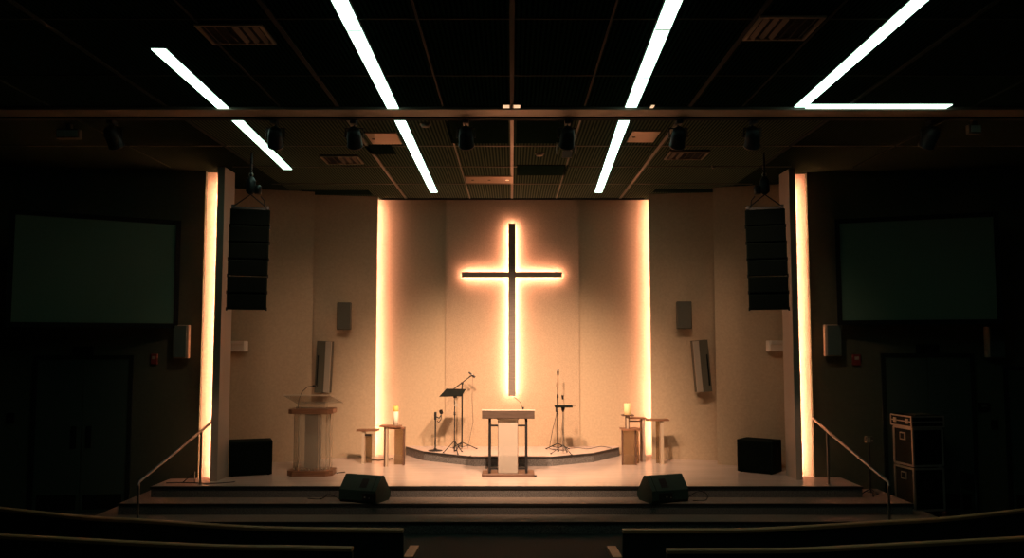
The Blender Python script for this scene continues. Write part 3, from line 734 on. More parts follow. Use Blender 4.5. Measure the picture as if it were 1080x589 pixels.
# ------------------------------------------------------------------ middle lectern
def lectern_mid():
    p = at_z(536, 503.6, S); Y = p.y; u = Y / FPX
    t = thing('lectern', 'wooden top lectern with black posts and frosted panel at stage centre', 'lectern', (p.x, Y + 0.2, SF))
    hw = 0.42
    obj('base', MB().bbox(-hw, hw, -0.23, 0.23, 0, 0.045, 0.02), M['wood_dark'], t)
    ft = MB()
    for x in (-0.36, 0.36, 0.43): ft.lathe([(0.022, -0.0), (0.022, 0.03)], (x, -0.2, 0.0), 10)
    obj('caster', ft, M['black'], t)
    for x in (-0.30, 0.29):
        obj('post', MB().bx(x - 0.019, x + 0.019, -0.14, -0.10, 0.045, 0.97), M['black'], t)
        obj('post', MB().bx(x - 0.019, x + 0.019, 0.10, 0.14, 0.045, 0.99), M['black'], t)
    for z in (0.12, 0.80):
        obj('rail', MB().bx(-0.281, -0.165, -0.135, -0.105, z - 0.014, z + 0.014).bx(0.155, 0.271, -0.135, -0.105, z - 0.014, z + 0.014), M['black'], t)
    obj('front_panel', MB().bbox(-0.165, 0.155, -0.128, -0.116, 0.046, 0.965, 0.003), M['frosted'], t)
    obj('panel_edge', MB().bx(-0.168, -0.160, -0.131, -0.113, 0.046, 0.965).bx(0.150, 0.158, -0.131, -0.113, 0.046, 0.965), M['wood_dark'], t)
    pr = [(-0.20, 0.925), (-0.185, 0.915), (0.22, 0.98), (0.22, 1.00), (-0.205, 1.05), (-0.215, 1.045)]
    obj('desk', MB().extr(pr, -0.42, 0.42), M['desk'], t)
    obj('desk_edge', MB().extr([(-0.222, 1.045), (-0.214, 1.045), (-0.20, 1.062), (0.22, 1.012), (0.22, 1.001), (-0.205, 1.051)], -0.425, 0.425), M['offw'], t)
    for x in (-0.165, 0.15): obj('hinge', MB().lathe([(0.02, 0), (0.02, 0.03)], (x, -0.10, 0.90), 10), M['black'], t)
    obj('gooseneck_microphone', MB().tube([(0.24, 0.1, 1.03), (0.20, 0.08, 1.15), (0.13, 0.03, 1.22), (0.08, 0.0, 1.25)], 0.004, 6).tube([(0.24, 0.1, 1.02), (0.24, 0.1, 1.08)], 0.016), M['black'], t)
lectern_mid()

# ------------------------------------------------------------------ clear lectern on the left
def lectern_clear():
    p = at_z(325.5, 503.2, S)
    t = thing('lectern', 'clear acrylic lectern with wooden base and collar on stage left side', 'lectern', (p.x, p.y + 0.22, SF))
    def rounded(w_, d, k): return [(-w_, -d + k), (-w_ + k, -d), (w_ - k, -d), (w_, -d + k), (w_, d - k), (w_ - k, d), (-w_ + k, d), (-w_, d - k)]
    obj('base', MB().prism(rounded(0.365, 0.24, 0.10), 0, 0.085), M['wood'], t)
    obj('collar', MB().prism(rounded(0.36, 0.22, 0.07), 0.985, 1.06), M['wood'], t)
    z0, z1 = 0.086, 0.984
    obj('front_panel', MB().bx(-0.17, 0.14, -0.20, -0.19, z0, z1), M['acrylic'], t)
    obj('side_panel', MB().prism([(-0.17, -0.20), (-0.165, -0.19), (-0.295, -0.02), (-0.30, -0.03)], z0, z1), M['acrylic'], t)
    obj('side_panel', MB().prism([(0.14, -0.20), (0.135, -0.19), (0.285, -0.02), (0.29, -0.03)], z0, z1), M['acrylic'], t)
    obj('side_panel', MB().bx(-0.30, -0.29, -0.02, 0.18, z0, z1), M['acrylic'], t)
    obj('side_panel', MB().bx(0.28, 0.29, -0.02, 0.18, z0, z1), M['acrylic'], t)
    obj('back_panel', MB().bx(-0.15, 0.12, 0.10, 0.11, z0, z1), M['frosted'], t)
    ed = MB()
    for x, y, ww in ((-0.17, -0.205, 0.012), (0.14, -0.205, 0.006), (0.165, -0.17, 0.006), (-0.19, -0.17, 0.005), (0.292, -0.03, 0.016), (-0.302, -0.03, 0.005), (0.245, -0.075, 0.008)):
        ed.bx(x - ww / 2, x + ww / 2, y - 0.006, y, z0, z1)
    obj('panel_edges', ed, M['edge'], t)
    for k in range(9):
        x = -0.27 + k * 0.066
        obj('clip', MB().lathe([(0.012, 0), (0.014, 0.02), (0.005, 0.032)], (x, -0.19 + abs(x) * .35, 0.085), 8), M['edge'], t)
    # slanted clear desk: side-on it leans toward the speaker
    V = [(-0.44, -0.20, 1.28), (0.30, -0.20, 1.285), (0.46, 0.20, 1.14), (-0.30, 0.20, 1.11)]
    V2 = [(x, y, z + 0.012) for x, y, z in V]
    mb = MB().add(V + V2, [(3, 2, 1, 0), (4, 5, 6, 7), (0, 1, 5, 4), (1, 2, 6, 5), (2, 3, 7, 6), (3, 0, 4, 7)])
    obj('desk', mb, M['acrylic'], t)
    obj('desk_lip', MB().bx(-0.44, 0.305, -0.212, -0.200, 1.275, 1.296).tube([(0.30, -0.2, 1.29), (0.46, 0.2, 1.14)], 0.006, 6).bx(0.20, 0.46, 0.19, 0.21, 1.13, 1.145), M['edge'], t)
    obj('desk_support', MB().bx(-0.24, -0.23, -0.15, 0.10, 1.061, 1.10).bx(0.21, 0.22, -0.15, 0.1, 1.061, 1.12).bx(-0.2, 0.2, -0.02, -0.01, 1.061, 1.17), M['acrylic'], t)
    g = [(-0.26, 0.05, 1.06), (-0.245, 0.05, 1.20), (-0.19, 0.04, 1.33), (-0.10, 0.02, 1.41), (0.00, 0.0, 1.425)]
    obj('gooseneck_microphone', MB().tube(g, 0.006, 6).tube([(-0.01, 0.0, 1.425), (0.045, -0.01, 1.422)], 0.014), M['black'], t)
lectern_clear()

# ------------------------------------------------------------------ side tables, plinth, candles
def px_box(mb, px0, px1, z0, z1, Y, root, y0, y1):
    a = (px0 - 540) / FPX * Y - root[0]; b = (px1 - 540) / FPX * Y - root[0]
    return mb.bx(a, b, y0, y1, z0, z1)
def hz_(py, Y, base): return at_y(540, py, Y).z - base
# far-left small table
Y = 15.05; r = ((389.5 - 540) / FPX * Y, Y, SF)
t = thing('side_table', 'low cantilevered side table at the left edge of the glowing recess', 'table', r)
ztop = hz_(453.2, Y, SF)
obj('table_top', px_box(MB(), 378.5, 400.7, ztop - 0.028, ztop, Y, r, -0.11, 0.10), M['wood'], t)
obj('upright_panel', px_box(MB(), 384.2, 387.2, 0, ztop - 0.029, Y, r, -0.08, 0.07), M['edge'], t)
obj('acrylic_panel', px_box(MB(), 387.3, 393.5, 0, ztop - 0.12, Y, r, 0.04, 0.05), M['smoky'], t)
obj('bracket', px_box(MB(), 387.2, 393.7, ztop - 0.115, ztop - 0.085, Y, r, -0.05, 0.06), M['black'], t)
# candle table on the left
Y = 14.72; r = ((414 - 540) / FPX * Y, Y, SF)
t = thing('side_table', 'taller wooden framed side table carrying the left candle', 'table', r)
ztop = hz_(449.0, Y, SF); z2 = hz_(451.8, Y, SF)
obj('table_top', px_box(MB(), 402, 424.2, ztop - 0.024, ztop, Y, r, -0.11, 0.10), M['wood'], t)
obj('leg', px_box(MB(), 407.2, 408.6, 0, ztop - 0.025, Y, r, -0.08, 0.07), M['wood_dark'], t)
obj('leg', px_box(MB(), 408.9, 410.6, 0, ztop - 0.025, Y, r, -0.08, 0.07), M['edge'], t)
Yb = 14.95
obj('frame_leg', px_box(MB(), 425.6, 427.2, 0, z2 - 0.028, Y, r, 0.07, 0.21), M['wood_dark'], t)
obj('frame_top', px_box(MB(), 410.7, 427.2, z2 - 0.027, z2, Y, r, 0.06, 0.22), M['wood'], t)
obj('acrylic_panel', px_box(MB(), 416, 425.5, 0, z2 - 0.03, Y, r, 0.18, 0.19), M['smoky'], t)
def candle(px0, px1, py0, Y, zb_, lab, style):
    x = ((px0 + px1) / 2 - 540) / FPX * Y; rr = (px1 - px0) / FPX * Y / 2; h = hz_(py0, Y, zb_)
    t = thing('candle', lab, 'candle', (x, Y, zb_))
    if style == 0:
        obj('wax_body', MB().lathe([(rr, 0), (rr, h * 0.72)], (0, 0, 0), 20), M['wax'], t)
        obj('glowing_top', MB().lathe([(rr, h * 0.72), (rr, h * 0.96), (rr * .8, h), (rr * .7, h * 0.97)], (0, 0, 0), 20), M['glow'], t)
    else:
        obj('wax_body', MB().lathe([(rr, 0), (rr * 1.02, h * 0.9), (rr * .95, h * 0.97), (rr * .75, h * .93), (rr * .3, h * 0.88)], (0, 0, 0), 20), mat('glowing_wax', (0.8, 0.6, 0.35), 0.5, emit=(1.0, 0.50, 0.14), estr=0.55), t)
    obj('wick', MB().tube([(0, 0, h * 0.86), (0, 0, h * 1.03)], 0.003, 6), M['black'], t)
candle(415.8, 421.4, 428.5, 14.72, SF + ztop, 'tall white candle with orange top on the left table', 0)
# right group: boxed plinth, post and plate, table, far table
Y = 14.95; r = ((663.5 - 540) / FPX * Y, Y, SF)
t = thing('plinth', 'wooden framed plinth with smoky panels and a small raised plate, right of the dais', 'plinth', r)
zt = hz_(452.0, Y, SF)
obj('top', px_box(MB(), 653.3, 673.6, zt - 0.026, zt, Y, r, -0.16, 0.16), M['wood'], t)
for a, b in ((653.5, 655.2), (667.3, 669.0)):
    obj('frame_leg', px_box(MB(), a, b, 0, zt - 0.027, Y, r, -0.105, -0.07), M['wood_dark'], t)
obj('smoky_panel', px_box(MB(), 655.3, 667.2, 0, zt - 0.027, Y, r, -0.10, -0.09), M['smoky'], t)
obj('smoky_panel', px_box(MB(), 669.1, 673.0, 0, zt - 0.027, Y, r, 0.085, 0.095), M['smoky'], t)
zp = hz_(437.4, Y, SF)
obj('post', px_box(MB(), 658.0, 658.8, zt, zp - 0.024, Y, r, -0.08, 0.0).v and px_box(MB(), 658.2, 661.6, zt + 0.0005, zp - 0.024, Y, r, -0.08, 0.0), M['edge'], t)
obj('post_edge', px_box(MB(), 661.6, 662.4, zt + 0.0005, zp - 0.024, Y, r, -0.08, 0.0).v and px_box(px_box(MB(), 660.8, 661.9, zt + 0.0005, zp - 0.024, Y, r, -0.09, -0.081), 657.6, 658.6, zt + 0.0005, zp - 0.024, Y, r, -0.09, -0.081), M['wood_dark'], t)
obj('raised_plate', px_box(MB(), 654.6, 666.6, zp - 0.023, zp, Y, r, -0.12, 0.06), M['wood_dark'], t)
candle(657.1, 663.8, 425.4, 14.92, SF + zp, 'wide glowing amber candle on the raised plate of the right plinth', 1)
Y = 15.12 + 0.18; r = ((669 - 540) / FPX * Y, Y, SF)
t = thing('side_table', 'wooden topped side table just behind the right plinth', 'table', r)
zt = hz_(440.4, Y, SF)
obj('table_top', px_box(MB(), 659.5, 679.6, zt - 0.024, zt, Y, r, -0.11, 0.10), M['wood'], t)
obj('leg', px_box(MB(), 673.8, 675.2, 0, zt - 0.025, Y, r, -0.08, 0.07), M['wood_dark'], t)
obj('leg', px_box(MB(), 675.5, 678.2, 0, zt - 0.025, Y, r, -0.08, 0.07), M['frosted'], t)
obj('rail', px_box(MB(), 662.0, 673.6, zt - 0.085, zt - 0.06, Y, r, 0.0, 0.03), M['wood_dark'], t)
Y = 15.0; r = ((691.5 - 540) / FPX * Y, Y, SF)
t = thing('side_table', 'slim side table at the right edge of the glowing recess', 'table', r)
zt = hz_(442.3, Y, SF)
obj('table_top', px_box(MB(), 680.2, 703.2, zt - 0.026, zt, Y, r, -0.11, 0.10), M['wood'], t)
obj('leg', px_box(MB(), 694.2, 697.4, 0, zt - 0.027, Y, r, -0.08, 0.07), M['edge'], t)
obj('acrylic_panel', px_box(MB(), 690.6, 694.0, 0, zt - 0.027, Y, r, 0.05, 0.06), M['smoky'], t)

# ------------------------------------------------------------------ stands on the dais
DF = DZ + 0.004
def tripod(mb, c, h, spread, r=0.008, yaw=0.3, hub=0.28):
    for k in range(3):
        a = yaw + 2 * PI * k / 3
        foot = (c[0] + spread * math.cos(a), c[1] + spread * math.sin(a), r)
        mb.tube([(c[0], c[1], hub), foot], r, 6)
        mb.lathe([(r * 1.8, 0), (r * 1.8, 0.02)], (foot[0], foot[1], 0), 8)
        mb.tube([(c[0], c[1], hub * 0.35), ((c[0] + foot[0]) / 2, (c[1] + foot[1]) / 2, hub * 0.5)], r * 0.6, 6)
    return mb
def P(px, py, Y, base): p = at_y(px, py, Y); return Vector((p.x, p.y, p.z - base))
Yd = 15.72
# boom microphone stand
b = P(487.2, 474, Yd, DF); bx_ = b.x
t = thing('microphone_stand', 'tall black boom microphone stand on the dais, left of centre', 'stand', (bx_, Yd, DF))
zt = P(487, 404.5, Yd, DF).z
obj('base', tripod(MB(), (0, 0), 0, 0.27, 0.010, 0.15, 0.13), M['black'], t)
obj('pole', MB().tube([(0, 0, 0.03), (0, 0, zt)], 0.013), M['black'], t)
e0 = P(478, 411, Yd, DF); e1 = P(498.5, 395.5, Yd, DF)
obj('boom', MB().tube([(e0.x - bx_, 0.0, e0.z), (e1.x - bx_, -0.02, e1.z)], 0.010).lathe([(0.022, -0.02), (0.022, 0.02)], (0, 0, zt), 10), M['black'], t)
m0 = P(494.5, 392.8, Yd, DF); m1 = P(501, 398.3, Yd, DF)
obj('microphone', MB().tube([(m0.x - bx_, -0.03, m0.z), (m1.x - bx_, -0.03, m1.z)], 0.014, 8, 0.024), M['black'], t)
obj('microphone_ring', MB().lathe([(0.022, -0.012), (0.022, 0.012)], (e1.x - bx_ - 0.01, -0.04, e1.z + 0.005), 10), M['alu'], t)
obj('cable', MB().tube([(e1.x - bx_, 0, e1.z), (0.18, 0.05, 0.9), (0.2, 0.1, 0.5), (0.14, 0.1, 0.2), (0.1, 0.05, 0.01)], 0.003, 5), M['black'], t)
# music stand left
t = thing('music_stand', 'black music stand with wide tilted desk on the left of the dais', 'stand', (P(479.3, 474, 15.18, DF).x, 15.18, DF)); Y = 15.18; rx = t.location.x
zt = P(479, 417, Y, DF).z
obj('base', tripod(MB(), (0, 0), 0, 0.20, 0.008, 0.9, 0.22), M['black'], t)
obj('pole', MB().tube([(0, 0, 0.03), (0, 0, zt)], 0.010).lathe([(0.018, -0.03), (0.018, 0.03)], (0, 0, zt * 0.68), 10), M['black'], t)
q = [P(464.2, 418.4, Y, DF), P(487.0, 417.8, Y, DF), P(491, 411.6, Y, DF), P(470.5, 411.2, Y, DF)]
V = [(q[0].x - rx, -0.14, q[0].z), (q[1].x - rx, -0.14, q[1].z), (q[2].x - rx, 0.08, q[2].z), (q[3].x - rx, 0.08, q[3].z)]
V2 = [(x, y - 0.004, z + 0.012) for x, y, z in V]
obj('desk', MB().add(V + V2, [(3, 2, 1, 0), (4, 5, 6, 7), (0, 1, 5, 4), (1, 2, 6, 5), (2, 3, 7, 6), (3, 0, 4, 7)]), M['blackm'], t)
obj('desk_joint', MB().lathe([(0.03, -0.03), (0.035, 0.0), (0.02, 0.03)], (0.01, -0.04, zt - 0.02), 10), M['black'], t)
obj('clip', MB().box((0.03, -0.04, P(481, 427.5, Y, DF).z), (0.06, 0.03, 0.05), Matrix.Rotation(0.4, 3, 'Y')).tube([(-0.01, -0.03, zt - 0.03), (0.03, -0.05, P(480, 427, Y, DF).z)], 0.006), M['offw'], t)
# short stand far left of dais
Y = 15.5
t = thing('microphone_stand', 'short black stand with round base and clamp, leftmost on the dais', 'stand', (P(459, 474, Y, DF).x, Y, DF)); rx = t.location.x
zt = P(459, 436, Y, DF).z
obj('base', MB().lathe([(0.13, 0), (0.13, 0.012), (0.03, 0.028), (0.018, 0.05)], (0, 0, 0), 24), M['black'], t)
obj('pole', MB().tube([(0, 0, 0.03), (0, 0, zt)], 0.014), M['black'], t)
obj('clamp', MB().tube([(0, 0, zt - 0.06), (0.07, -0.01, zt - 0.09), (0.11, -0.01, zt - 0.03)], 0.012).bbox(-0.022, 0.022, -0.02, 0.02, zt - 0.12, zt + 0.02, 0.006), M['black'], t)
obj('headphones', MB().lathe([(0.035, -0.03), (0.045, 0.0), (0.035, 0.03)], (0.105, 0, zt + 0.02), 12, Matrix.Rotation(1.2, 3, 'Y')).tube([(0.03, 0, zt - 0.14), (0.06, 0, zt - 0.17), (0.10, 0, zt - 0.12), (0.11, 0, zt - 0.05)], 0.008), M['black'], t)
# right: straight microphone stand
Y = 15.62
t = thing('microphone_stand', 'straight black microphone stand on the right side of the dais', 'stand', (P(588.3, 473, Y, DF).x, Y, DF)); rx = t.location.x
zt = P(588, 395, Y, DF).z
obj('base', tripod(MB(), (0, 0), 0, 0.24, 0.010, 0.5, 0.12), M['black'], t)
obj('pole', MB().tube([(0, 0, 0.03), (0, 0, zt * 0.72)], 0.014).tube([(0, 0, zt * 0.70), (0.01, 0, zt)], 0.008).lathe([(0.02, -0.03), (0.02, 0.03)], (0, 0, zt * 0.71), 10), M['black'], t)
obj('microphone', MB().tube([(0.01, 0, zt - 0.02), (0.008, 0, zt + 0.06)], 0.016, 10, 0.022), M['black'], t)
obj('microphone_head', MB().lathe([(0.02, 0), (0.028, 0.02), (0.02, 0.045)], (0.008, 0, zt + 0.05), 12), M['offw'], t)
obj('cable', MB().tube([(0, -0.02, zt * 0.55), (-0.03, -0.03, zt * 0.45), (-0.09, -0.02, zt * .28), (-0.14, 0, 0.12), (-0.15, 0.02, 0.02), (-0.05, -0.06, 0.012), (0.1, -0.1, 0.01)], 0.006, 6), M['black'], t)
obj('boom', MB().tube([(-0.03, -0.01, zt * 0.50), (-0.03, -0.01, zt * 0.58), (0.0, 0, zt * 0.6)], 0.012), M['black'], t)
# right keyboard/laptop stand
Y = 15.08
t = thing('music_stand', 'black stand with flat tray on the right side of the dais', 'stand', (P(594, 474, Y, DF).x, Y, DF)); rx = t.location.x
zt = P(594, 429.5, Y, DF).z
obj('base', tripod(MB(), (0, 0), 0, 0.22, 0.007, 1.2, 0.16), M['black'], t)
obj('pole', MB().tube([(0, 0, 0.03), (0, 0, zt - 0.01)], 0.009), M['steel'], t)
a = P(585, 430, Y, DF).x - rx; b = P(603.5, 430, Y, DF).x - rx
obj('tray', MB().bbox(a, b, -0.13, 0.13, zt - 0.005, zt + 0.028, 0.008).bx(b - 0.02, b + 0.05, -0.1, -0.08, zt + 0.028, zt + 0.04), M['blackm'], t)
obj('tray_joint', MB().lathe([(0.012, -0.09), (0.03, -0.05), (0.035, -0.006)], (0, 0, zt), 12), M['black'], t)
obj('gooseneck_microphone', MB().tube([(0.03, 0.08, zt + 0.028), (0.02, 0.08, zt + 0.10), (0.0, 0.05, zt + 0.16)], 0.0025, 5).tube([(0.0, 0.05, zt + 0.13), (-0.005, 0.045, zt + 0.20)], 0.017, 10, 0.022), M['black'], t)

# ------------------------------------------------------------------ cables
def cable(pts, r_, lab, m='black'):
    base = pts[0]
    # smooth by Catmull-Rom
    Q = [Vector(p) for p in pts]; out = []
    for i in range(len(Q) - 1):
        p0 = Q[max(i - 1, 0)]; p1 = Q[i]; p2 = Q[i + 1]; p3 = Q[min(i + 2, len(Q) - 1)]
        for k in range(5):
            u = k / 5; out.append(0.5 * ((2 * p1) + (p2 - p0) * u + (2 * p0 - 5 * p1 + 4 * p2 - p3) * u * u + (3 * p1 - p0 - 3 * p2 + p3) * u ** 3))
    out.append(Q[-1])
    tag(obj('cable', MB().tube(out, r_, 6), M[m]), lab, 'cable')
zf = SF + 0.006; zd = DF + 0.005
cable([(-5.25, 12.95, zf), (-4.95, 12.98, zf), (-4.6, 12.9, zf), (-4.3, 13.0, zf), (-4.25, 13.08, zf)], 0.008, 'thin black cable on stage floor running to the left subwoofer')
cable([at_z(464, 481.5, DF) + Vector((0, 0, .005)), at_z(472, 483, DF) + Vector((0, 0, .005)), at_z(482, 482, DF) + Vector((0, 0, .005)), at_z(490, 483, DF) + Vector((0, 0, .005)), at_z(497, 481, DF) + Vector((0, 0, .005))], 0.005, 'black cable tangled around the left stand bases on the dais')
cable([at_z(600, 473.5, DF) + Vector((0, 0, .005)), at_z(610, 473, DF) + Vector((0, 0, .005)), at_z(620, 474, DF) + Vector((0, 0, .005)), at_z(634, 471.5, DF) + Vector((0, 0, .005)), at_z(645, 473.5, DF) + Vector((0, 0, .005))], 0.006, 'black cable running right across the dais top from the stands')
cable([at_z(391, 484.5, SF) + Vector((0, 0, .006)), at_z(397, 486, SF) + Vector((0, 0, .006)), at_z(404, 485.5, SF) + Vector((0, 0, .006)), at_z(414, 484, SF) + Vector((0, 0, .006))], 0.008, 'dark cable on the floor behind the left candle table', 'wood_dark')
cable([(2.56, 12.42, T1 + .05), (2.70, 12.40, T1 + .14), (2.83, 12.42, T1 + .10), (2.82, 12.42, T1 + .012), (2.62, 12.36, T1 + .012)], 0.007, 'loop of black cable beside the right floor monitor')
cable([(-2.50, 12.40, T1 + .03), (-2.66, 12.44, T1 + .09), (-2.80, 12.50, T1 + .012), (-3.0, 12.55, T1 + .012)], 0.007, 'black cable trailing left from the left floor monitor')
cable([at_z(355.5, 500, SF) + Vector((0, 0, .006)), at_z(356, 499.5, SF) + Vector((0, 0, .006)), at_z(364, 498.5, SF) + Vector((0, 0, .006))], 0.007, 'short dark cable on stage floor right of the clear lectern')
# small folding stand near the left rail
t = thing('floor_stand', 'small black folding floor stand beside the left glowing niche', 'stand', (-4.88, 12.95, SF))
obj('frame', MB().tube([(-0.12, 0, 0.01), (0.06, 0, 0.17), (0.06, 0, 0.01)], 0.008, 6), M['black'], t)
obj('foot', MB().tube([(-0.14, 0, 0.008), (0.12, 0, 0.008)], 0.008, 6), M['black'], t)

# ------------------------------------------------------------------ handrails
def rail(x0, x1, s, lab):
    t = thing('handrail', lab, 'handrail', (x0, YF + 0.1, SF))
    y0, y1 = 0.05, 11.15 - (YF + 0.1)
    zt0, zt1 = 0.80, 0.80 - SF
    dx = x1 - x0
    sl = (zt1 - zt0) / (y1 - y0)
    yb = 0.55
    obj('post', MB().tube([(0, y0, 0.0), (0, y0, zt0)], 0.018), M['steel'], t)
    obj('post', MB().tube([(dx, y1, -SF), (dx, y1, zt1)], 0.018), M['steel'], t)
    obj('top_rail', MB().tube([(-dx * 0.2, yb, zt0 + sl * (yb - y0)), (0, y0, zt0), (dx, y1, zt1), (dx, y1 - 0.02, zt1 - 0.05)], 0.021), M['steel'], t)
    obj('flange', MB().lathe([(0.045, 0), (0.045, 0.008)], (0, y0, 0), 14), M['steel'], t)
rail(-4.69, -4.88, -1, 'steel handrail down the steps at the left end of the stage')
rail(4.76, 4.92, 1, 'steel handrail down the steps at the right end of the stage')

# thin stand with a box head by the right rail
t = thing('equipment_stand', 'thin dark stand with small pale box head beside the right handrail', 'stand', (5.40, 12.85, T1 + 0.004))
obj('base', tripod(MB(), (0, 0), 0, 0.13, 0.010, 0.4, 0.10), M['black'], t)
obj('pole', MB().tube([(0, 0, 0.03), (0, 0, 0.80)], 0.012), M['black'], t)
obj('head', MB().bbox(-0.06, 0.06, -0.04, 0.04, 0.78, 0.875, 0.01), M['grey'], t)
obj('faceplate', MB().bx(-0.045, 0.0, -0.046, -0.04, 0.79, 0.865).bx(0.012, 0.04, -0.046, -0.04, 0.80, 0.83), M['offw'], t)

# ------------------------------------------------------------------ road cases
def case_block(mb, x0, x1, y0, y1, z0, z1): return mb.bx(x0, x1, y0, y1, z0, z1)
def edges(x0, x1, y0, y1, z0, z1, w_=0.028):
    mb = MB(); e_ = 0.004
    for x in (x0, x1):
        for y in (y0, y1): mb.box((x, y, (z0 + z1) / 2), (w_, w_, z1 - z0 + e_))
    for z in (z0, z1):
        for y in (y0, y1): mb.box(((x0 + x1) / 2, y, z), (x1 - x0, w_, w_))
        for x in (x0, x1): mb.box((x, (y0 + y1) / 2, z), (w_, y1 - y0, w_))
    return mb
cw, cdp = 0.50, 0.50
for (z0, z1, wh, lab) in ((0.13, 0.76, True, 'black road case on castors by the right wall, bottom of the stack'), (0.775, 1.345, False, 'black road case with metal edges, middle of the stack by right wall')):
    base = 0.0 if wh else 0.775
    t = thing('road_case', lab, 'case', (5.93, 12.58, base), math.radians(8))
    q0 = z0 - base; q1 = z1 - base
    if not wh: q0 = 0.0 + 0.002
    obj('body', MB().bx(0.015, cw - 0.015, 0.015, cdp - 0.015, q0 + 0.01, q1 - 0.01), M['cabinet'], t)
    obj('metal_edges', edges(0.016, cw - 0.016, 0.016, cdp - 0.016, q0 + 0.014, q1 - 0.014), M['alu'], t)
    obj('latch', MB().bx(-0.006, 0.014, 0.19, 0.31, q1 - 0.19, q1 - 0.08), M['alu'], t)
    obj('latch_recess', MB().bx(-0.009, -0.006, 0.205, 0.295, q1 - 0.175, q1 - 0.095), M['blackm'], t)
    obj('handle', MB().bx(0.17, 0.33, -0.004, 0.016, q1 - 0.32, q1 - 0.2), M['black'], t)
    for cx2, cz2 in ((0.06, q1 - 0.12), (cw - 0.1, q1 - 0.12)):
        obj('latch', MB().bx(cx2 - 0.03, cx2 + 0.03, -0.003, 0.015, cz2 - 0.04, cz2 + 0.04), M['black'], t)
    if wh:
        for x in (0.09, cw - 0.09):
            for y in (0.09, cdp - 0.09):
                obj('caster', MB().lathe([(0.045, -0.015), (0.05, 0), (0.045, 0.015)], (x, y, 0.05), 14, Matrix.Rotation(PI / 2, 3, 'Y')).bx(x - 0.025, x + 0.025, y - 0.03, y + 0.03, 0.09, q0 + 0.005), M['black'], t)
t = thing('road_case', 'shallow black flight case lying on top of the road case stack', 'case', (5.91, 12.56, 1.347), math.radians(8))
obj('body', MB().bx(0.01, 0.53, 0.01, 0.53, 0.004, 0.18), M['cabinet'], t)
obj('metal_edges', edges(0.012, 0.528, 0.012, 0.528, 0.016, 0.168, 0.02), M['alu'], t)
obj('lid_band', MB().bx(0.004, 0.536, 0.004, 0.536, 0.085, 0.10), M['alu'], t)
for y in (0.12, 0.42): obj('latch', MB().bx(-0.004, 0.01, y - 0.03, y + 0.03, 0.06, 0.13), M['alu'], t)
obj('papers', MB().bx(0.14, 0.44, 0.12, 0.40, 0.181, 0.19), M['grey'], t)
# dark chair-like shape right of the cases
t = thing('folded_cart', 'dark folded trolley standing right of the road cases', 'cart', (6.62, 12.55, 0), 0.1)
obj('platform', MB().bbox(-0.12, 0.14, -0.2, 0.2, 0.06, 0.12, 0.01), M['blackm'], t)
obj('frame', MB().tube([(0.1, -0.17, 0.12), (0.1, -0.17, 0.72), (0.1, 0.17, 0.72), (0.1, 0.17, 0.12)], 0.014), M['black'], t)
obj('back_panel', MB().bbox(0.08, 0.10, -0.15, 0.15, 0.45, 0.70, 0.006), M['blackm'], t)
for y in (-0.15, 0.15): obj('caster', MB().lathe([(0.028, -0.012), (0.03, 0.012)], (0, y, 0.03), 12, Matrix.Rotation(PI / 2, 3, 'Y')).bx(-0.02, 0.02, y - 0.02, y + 0.02, 0.03, 0.065), M['black'], t)

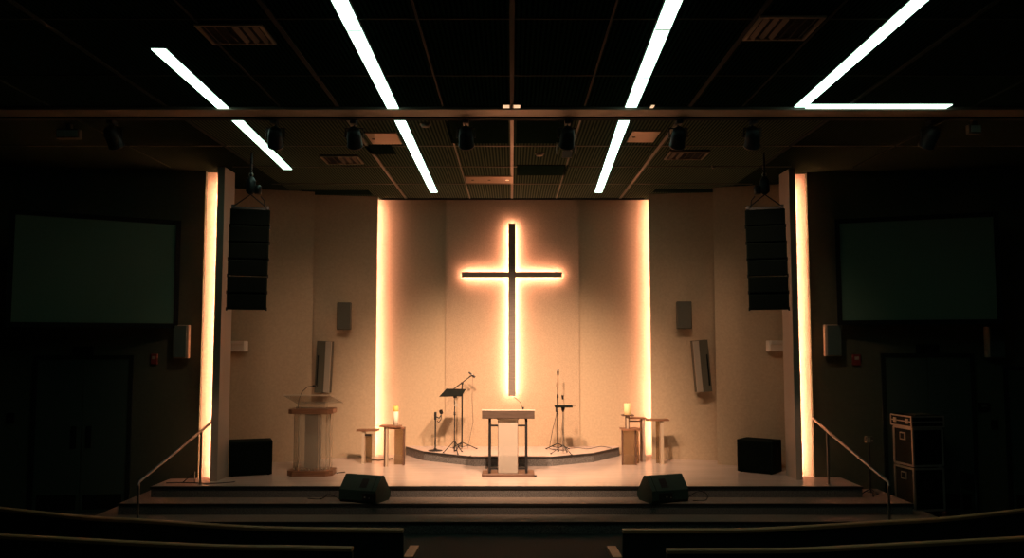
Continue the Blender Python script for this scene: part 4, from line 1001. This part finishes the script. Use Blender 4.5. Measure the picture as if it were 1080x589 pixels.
# ------------------------------------------------------------------ pews
def smooth_path(pts, n=6):
    out = []; Q = [Vector(p) for p in pts]
    for i in range(len(Q) - 1):
        p0 = Q[max(i - 1, 0)]; p1 = Q[i]; p2 = Q[i + 1]; p3 = Q[min(i + 2, len(Q) - 1)]
        for k in range(n):
            u = k / n; out.append(0.5 * ((2 * p1) + (p2 - p0) * u + (2 * p0 - 5 * p1 + 4 * p2 - p3) * u * u + (3 * p1 - p0 - 3 * p2 + p3) * u ** 3))
    out.append(Q[-1]); return [(p.x, p.y) for p in out]
def pew(rows, lab, end_i=0, arm=True, ext=2.2):
    TOP = 0.85
    P_ = [at_z(px, py, TOP) for px, py in rows]; P_ = [Vector((p.x, p.y)) for p in P_]
    d = (P_[-1] - P_[-2]).normalized(); P_.append(P_[-1] + d * ext)
    path = smooth_path(P_)
    loc = (path[0][0], path[0][1], 0)
    t = thing('pew', lab, 'pew', loc)
    path = [(a - loc[0], b - loc[1]) for a, b in path]
    s = 1 if path[-1][0] > 0 else -1
    obj('backrest', MB().sweep(path, [(0.00, TOP - 0.035), (0.05, TOP - 0.035), (0.11, 0.40), (0.11, 0.12), (0.04, 0.12), (0.04, 0.40)]), M['pew_cloth'], t)
    obj('top_rail', MB().sweep(path, [(-0.012, TOP - 0.034), (-0.012, TOP - 0.008), (0.0, TOP), (0.05, TOP), (0.062, TOP - 0.008), (0.062, TOP - 0.034)]), M['pew_rail'], t)
    obj('seat', MB().sweep(path, [(0.112, 0.36), (0.112, 0.44), (0.54, 0.46), (0.57, 0.44), (0.57, 0.36)]), M['pew_cloth'], t)
    obj('plinth', MB().sweep(path, [(0.12, 0.0), (0.12, 0.355), (0.18, 0.355), (0.18, 0.0)]).sweep(path, [(0.44, 0.0), (0.44, 0.355), (0.48, 0.355), (0.48, 0.0)]), M['pew_cloth'], t)
    obj('end_panel', MB().bbox(min(-s * 0.045, -s * 0.005), max(-s * 0.045, -s * 0.005), 0.02, 0.56, 0.0, 0.54, 0.008), M['wood_pew'], t)
    if arm:
        x0, x1 = -s * 0.08, -s * 0.0
        V = [(-s * 0.01, -0.02, 0.60), (-s * 0.10, -0.02, 0.60), (-s * 0.10, 0.50, 0.58), (-s * 0.01, 0.50, 0.58)]
        V2 = [(x, y, z - 0.045) for x, y, z in V]
        obj('armrest', MB().add(V + V2, [(0, 1, 2, 3), (7, 6, 5, 4), (0, 4, 5, 1), (1, 5, 6, 2), (2, 6, 7, 3), (3, 7, 4, 0)]), M['wood_pew'], t)
    return t
pew([(425, 558.6), (300, 557), (238, 554.4), (152, 548.7), (86, 545), (0, 536)], 'curved dark pew at left, front row nearer the stage')
pew([(371, 578), (300, 576.6), (238, 576), (143, 572), (69, 568), (0, 564.5)], 'curved dark pew at left, second row nearest the viewer')
pew([(657, 559), (780, 558.4), (840, 556), (926, 550.7), (1001, 546.4), (1080, 537.6)], 'curved dark pew at right, front row nearer the stage')
pew([(703.5, 580), (780, 579.8), (840, 579.3), (898, 576.6), (1012, 570.5), (1080, 567)], 'curved dark pew at right, second row nearest the viewer')
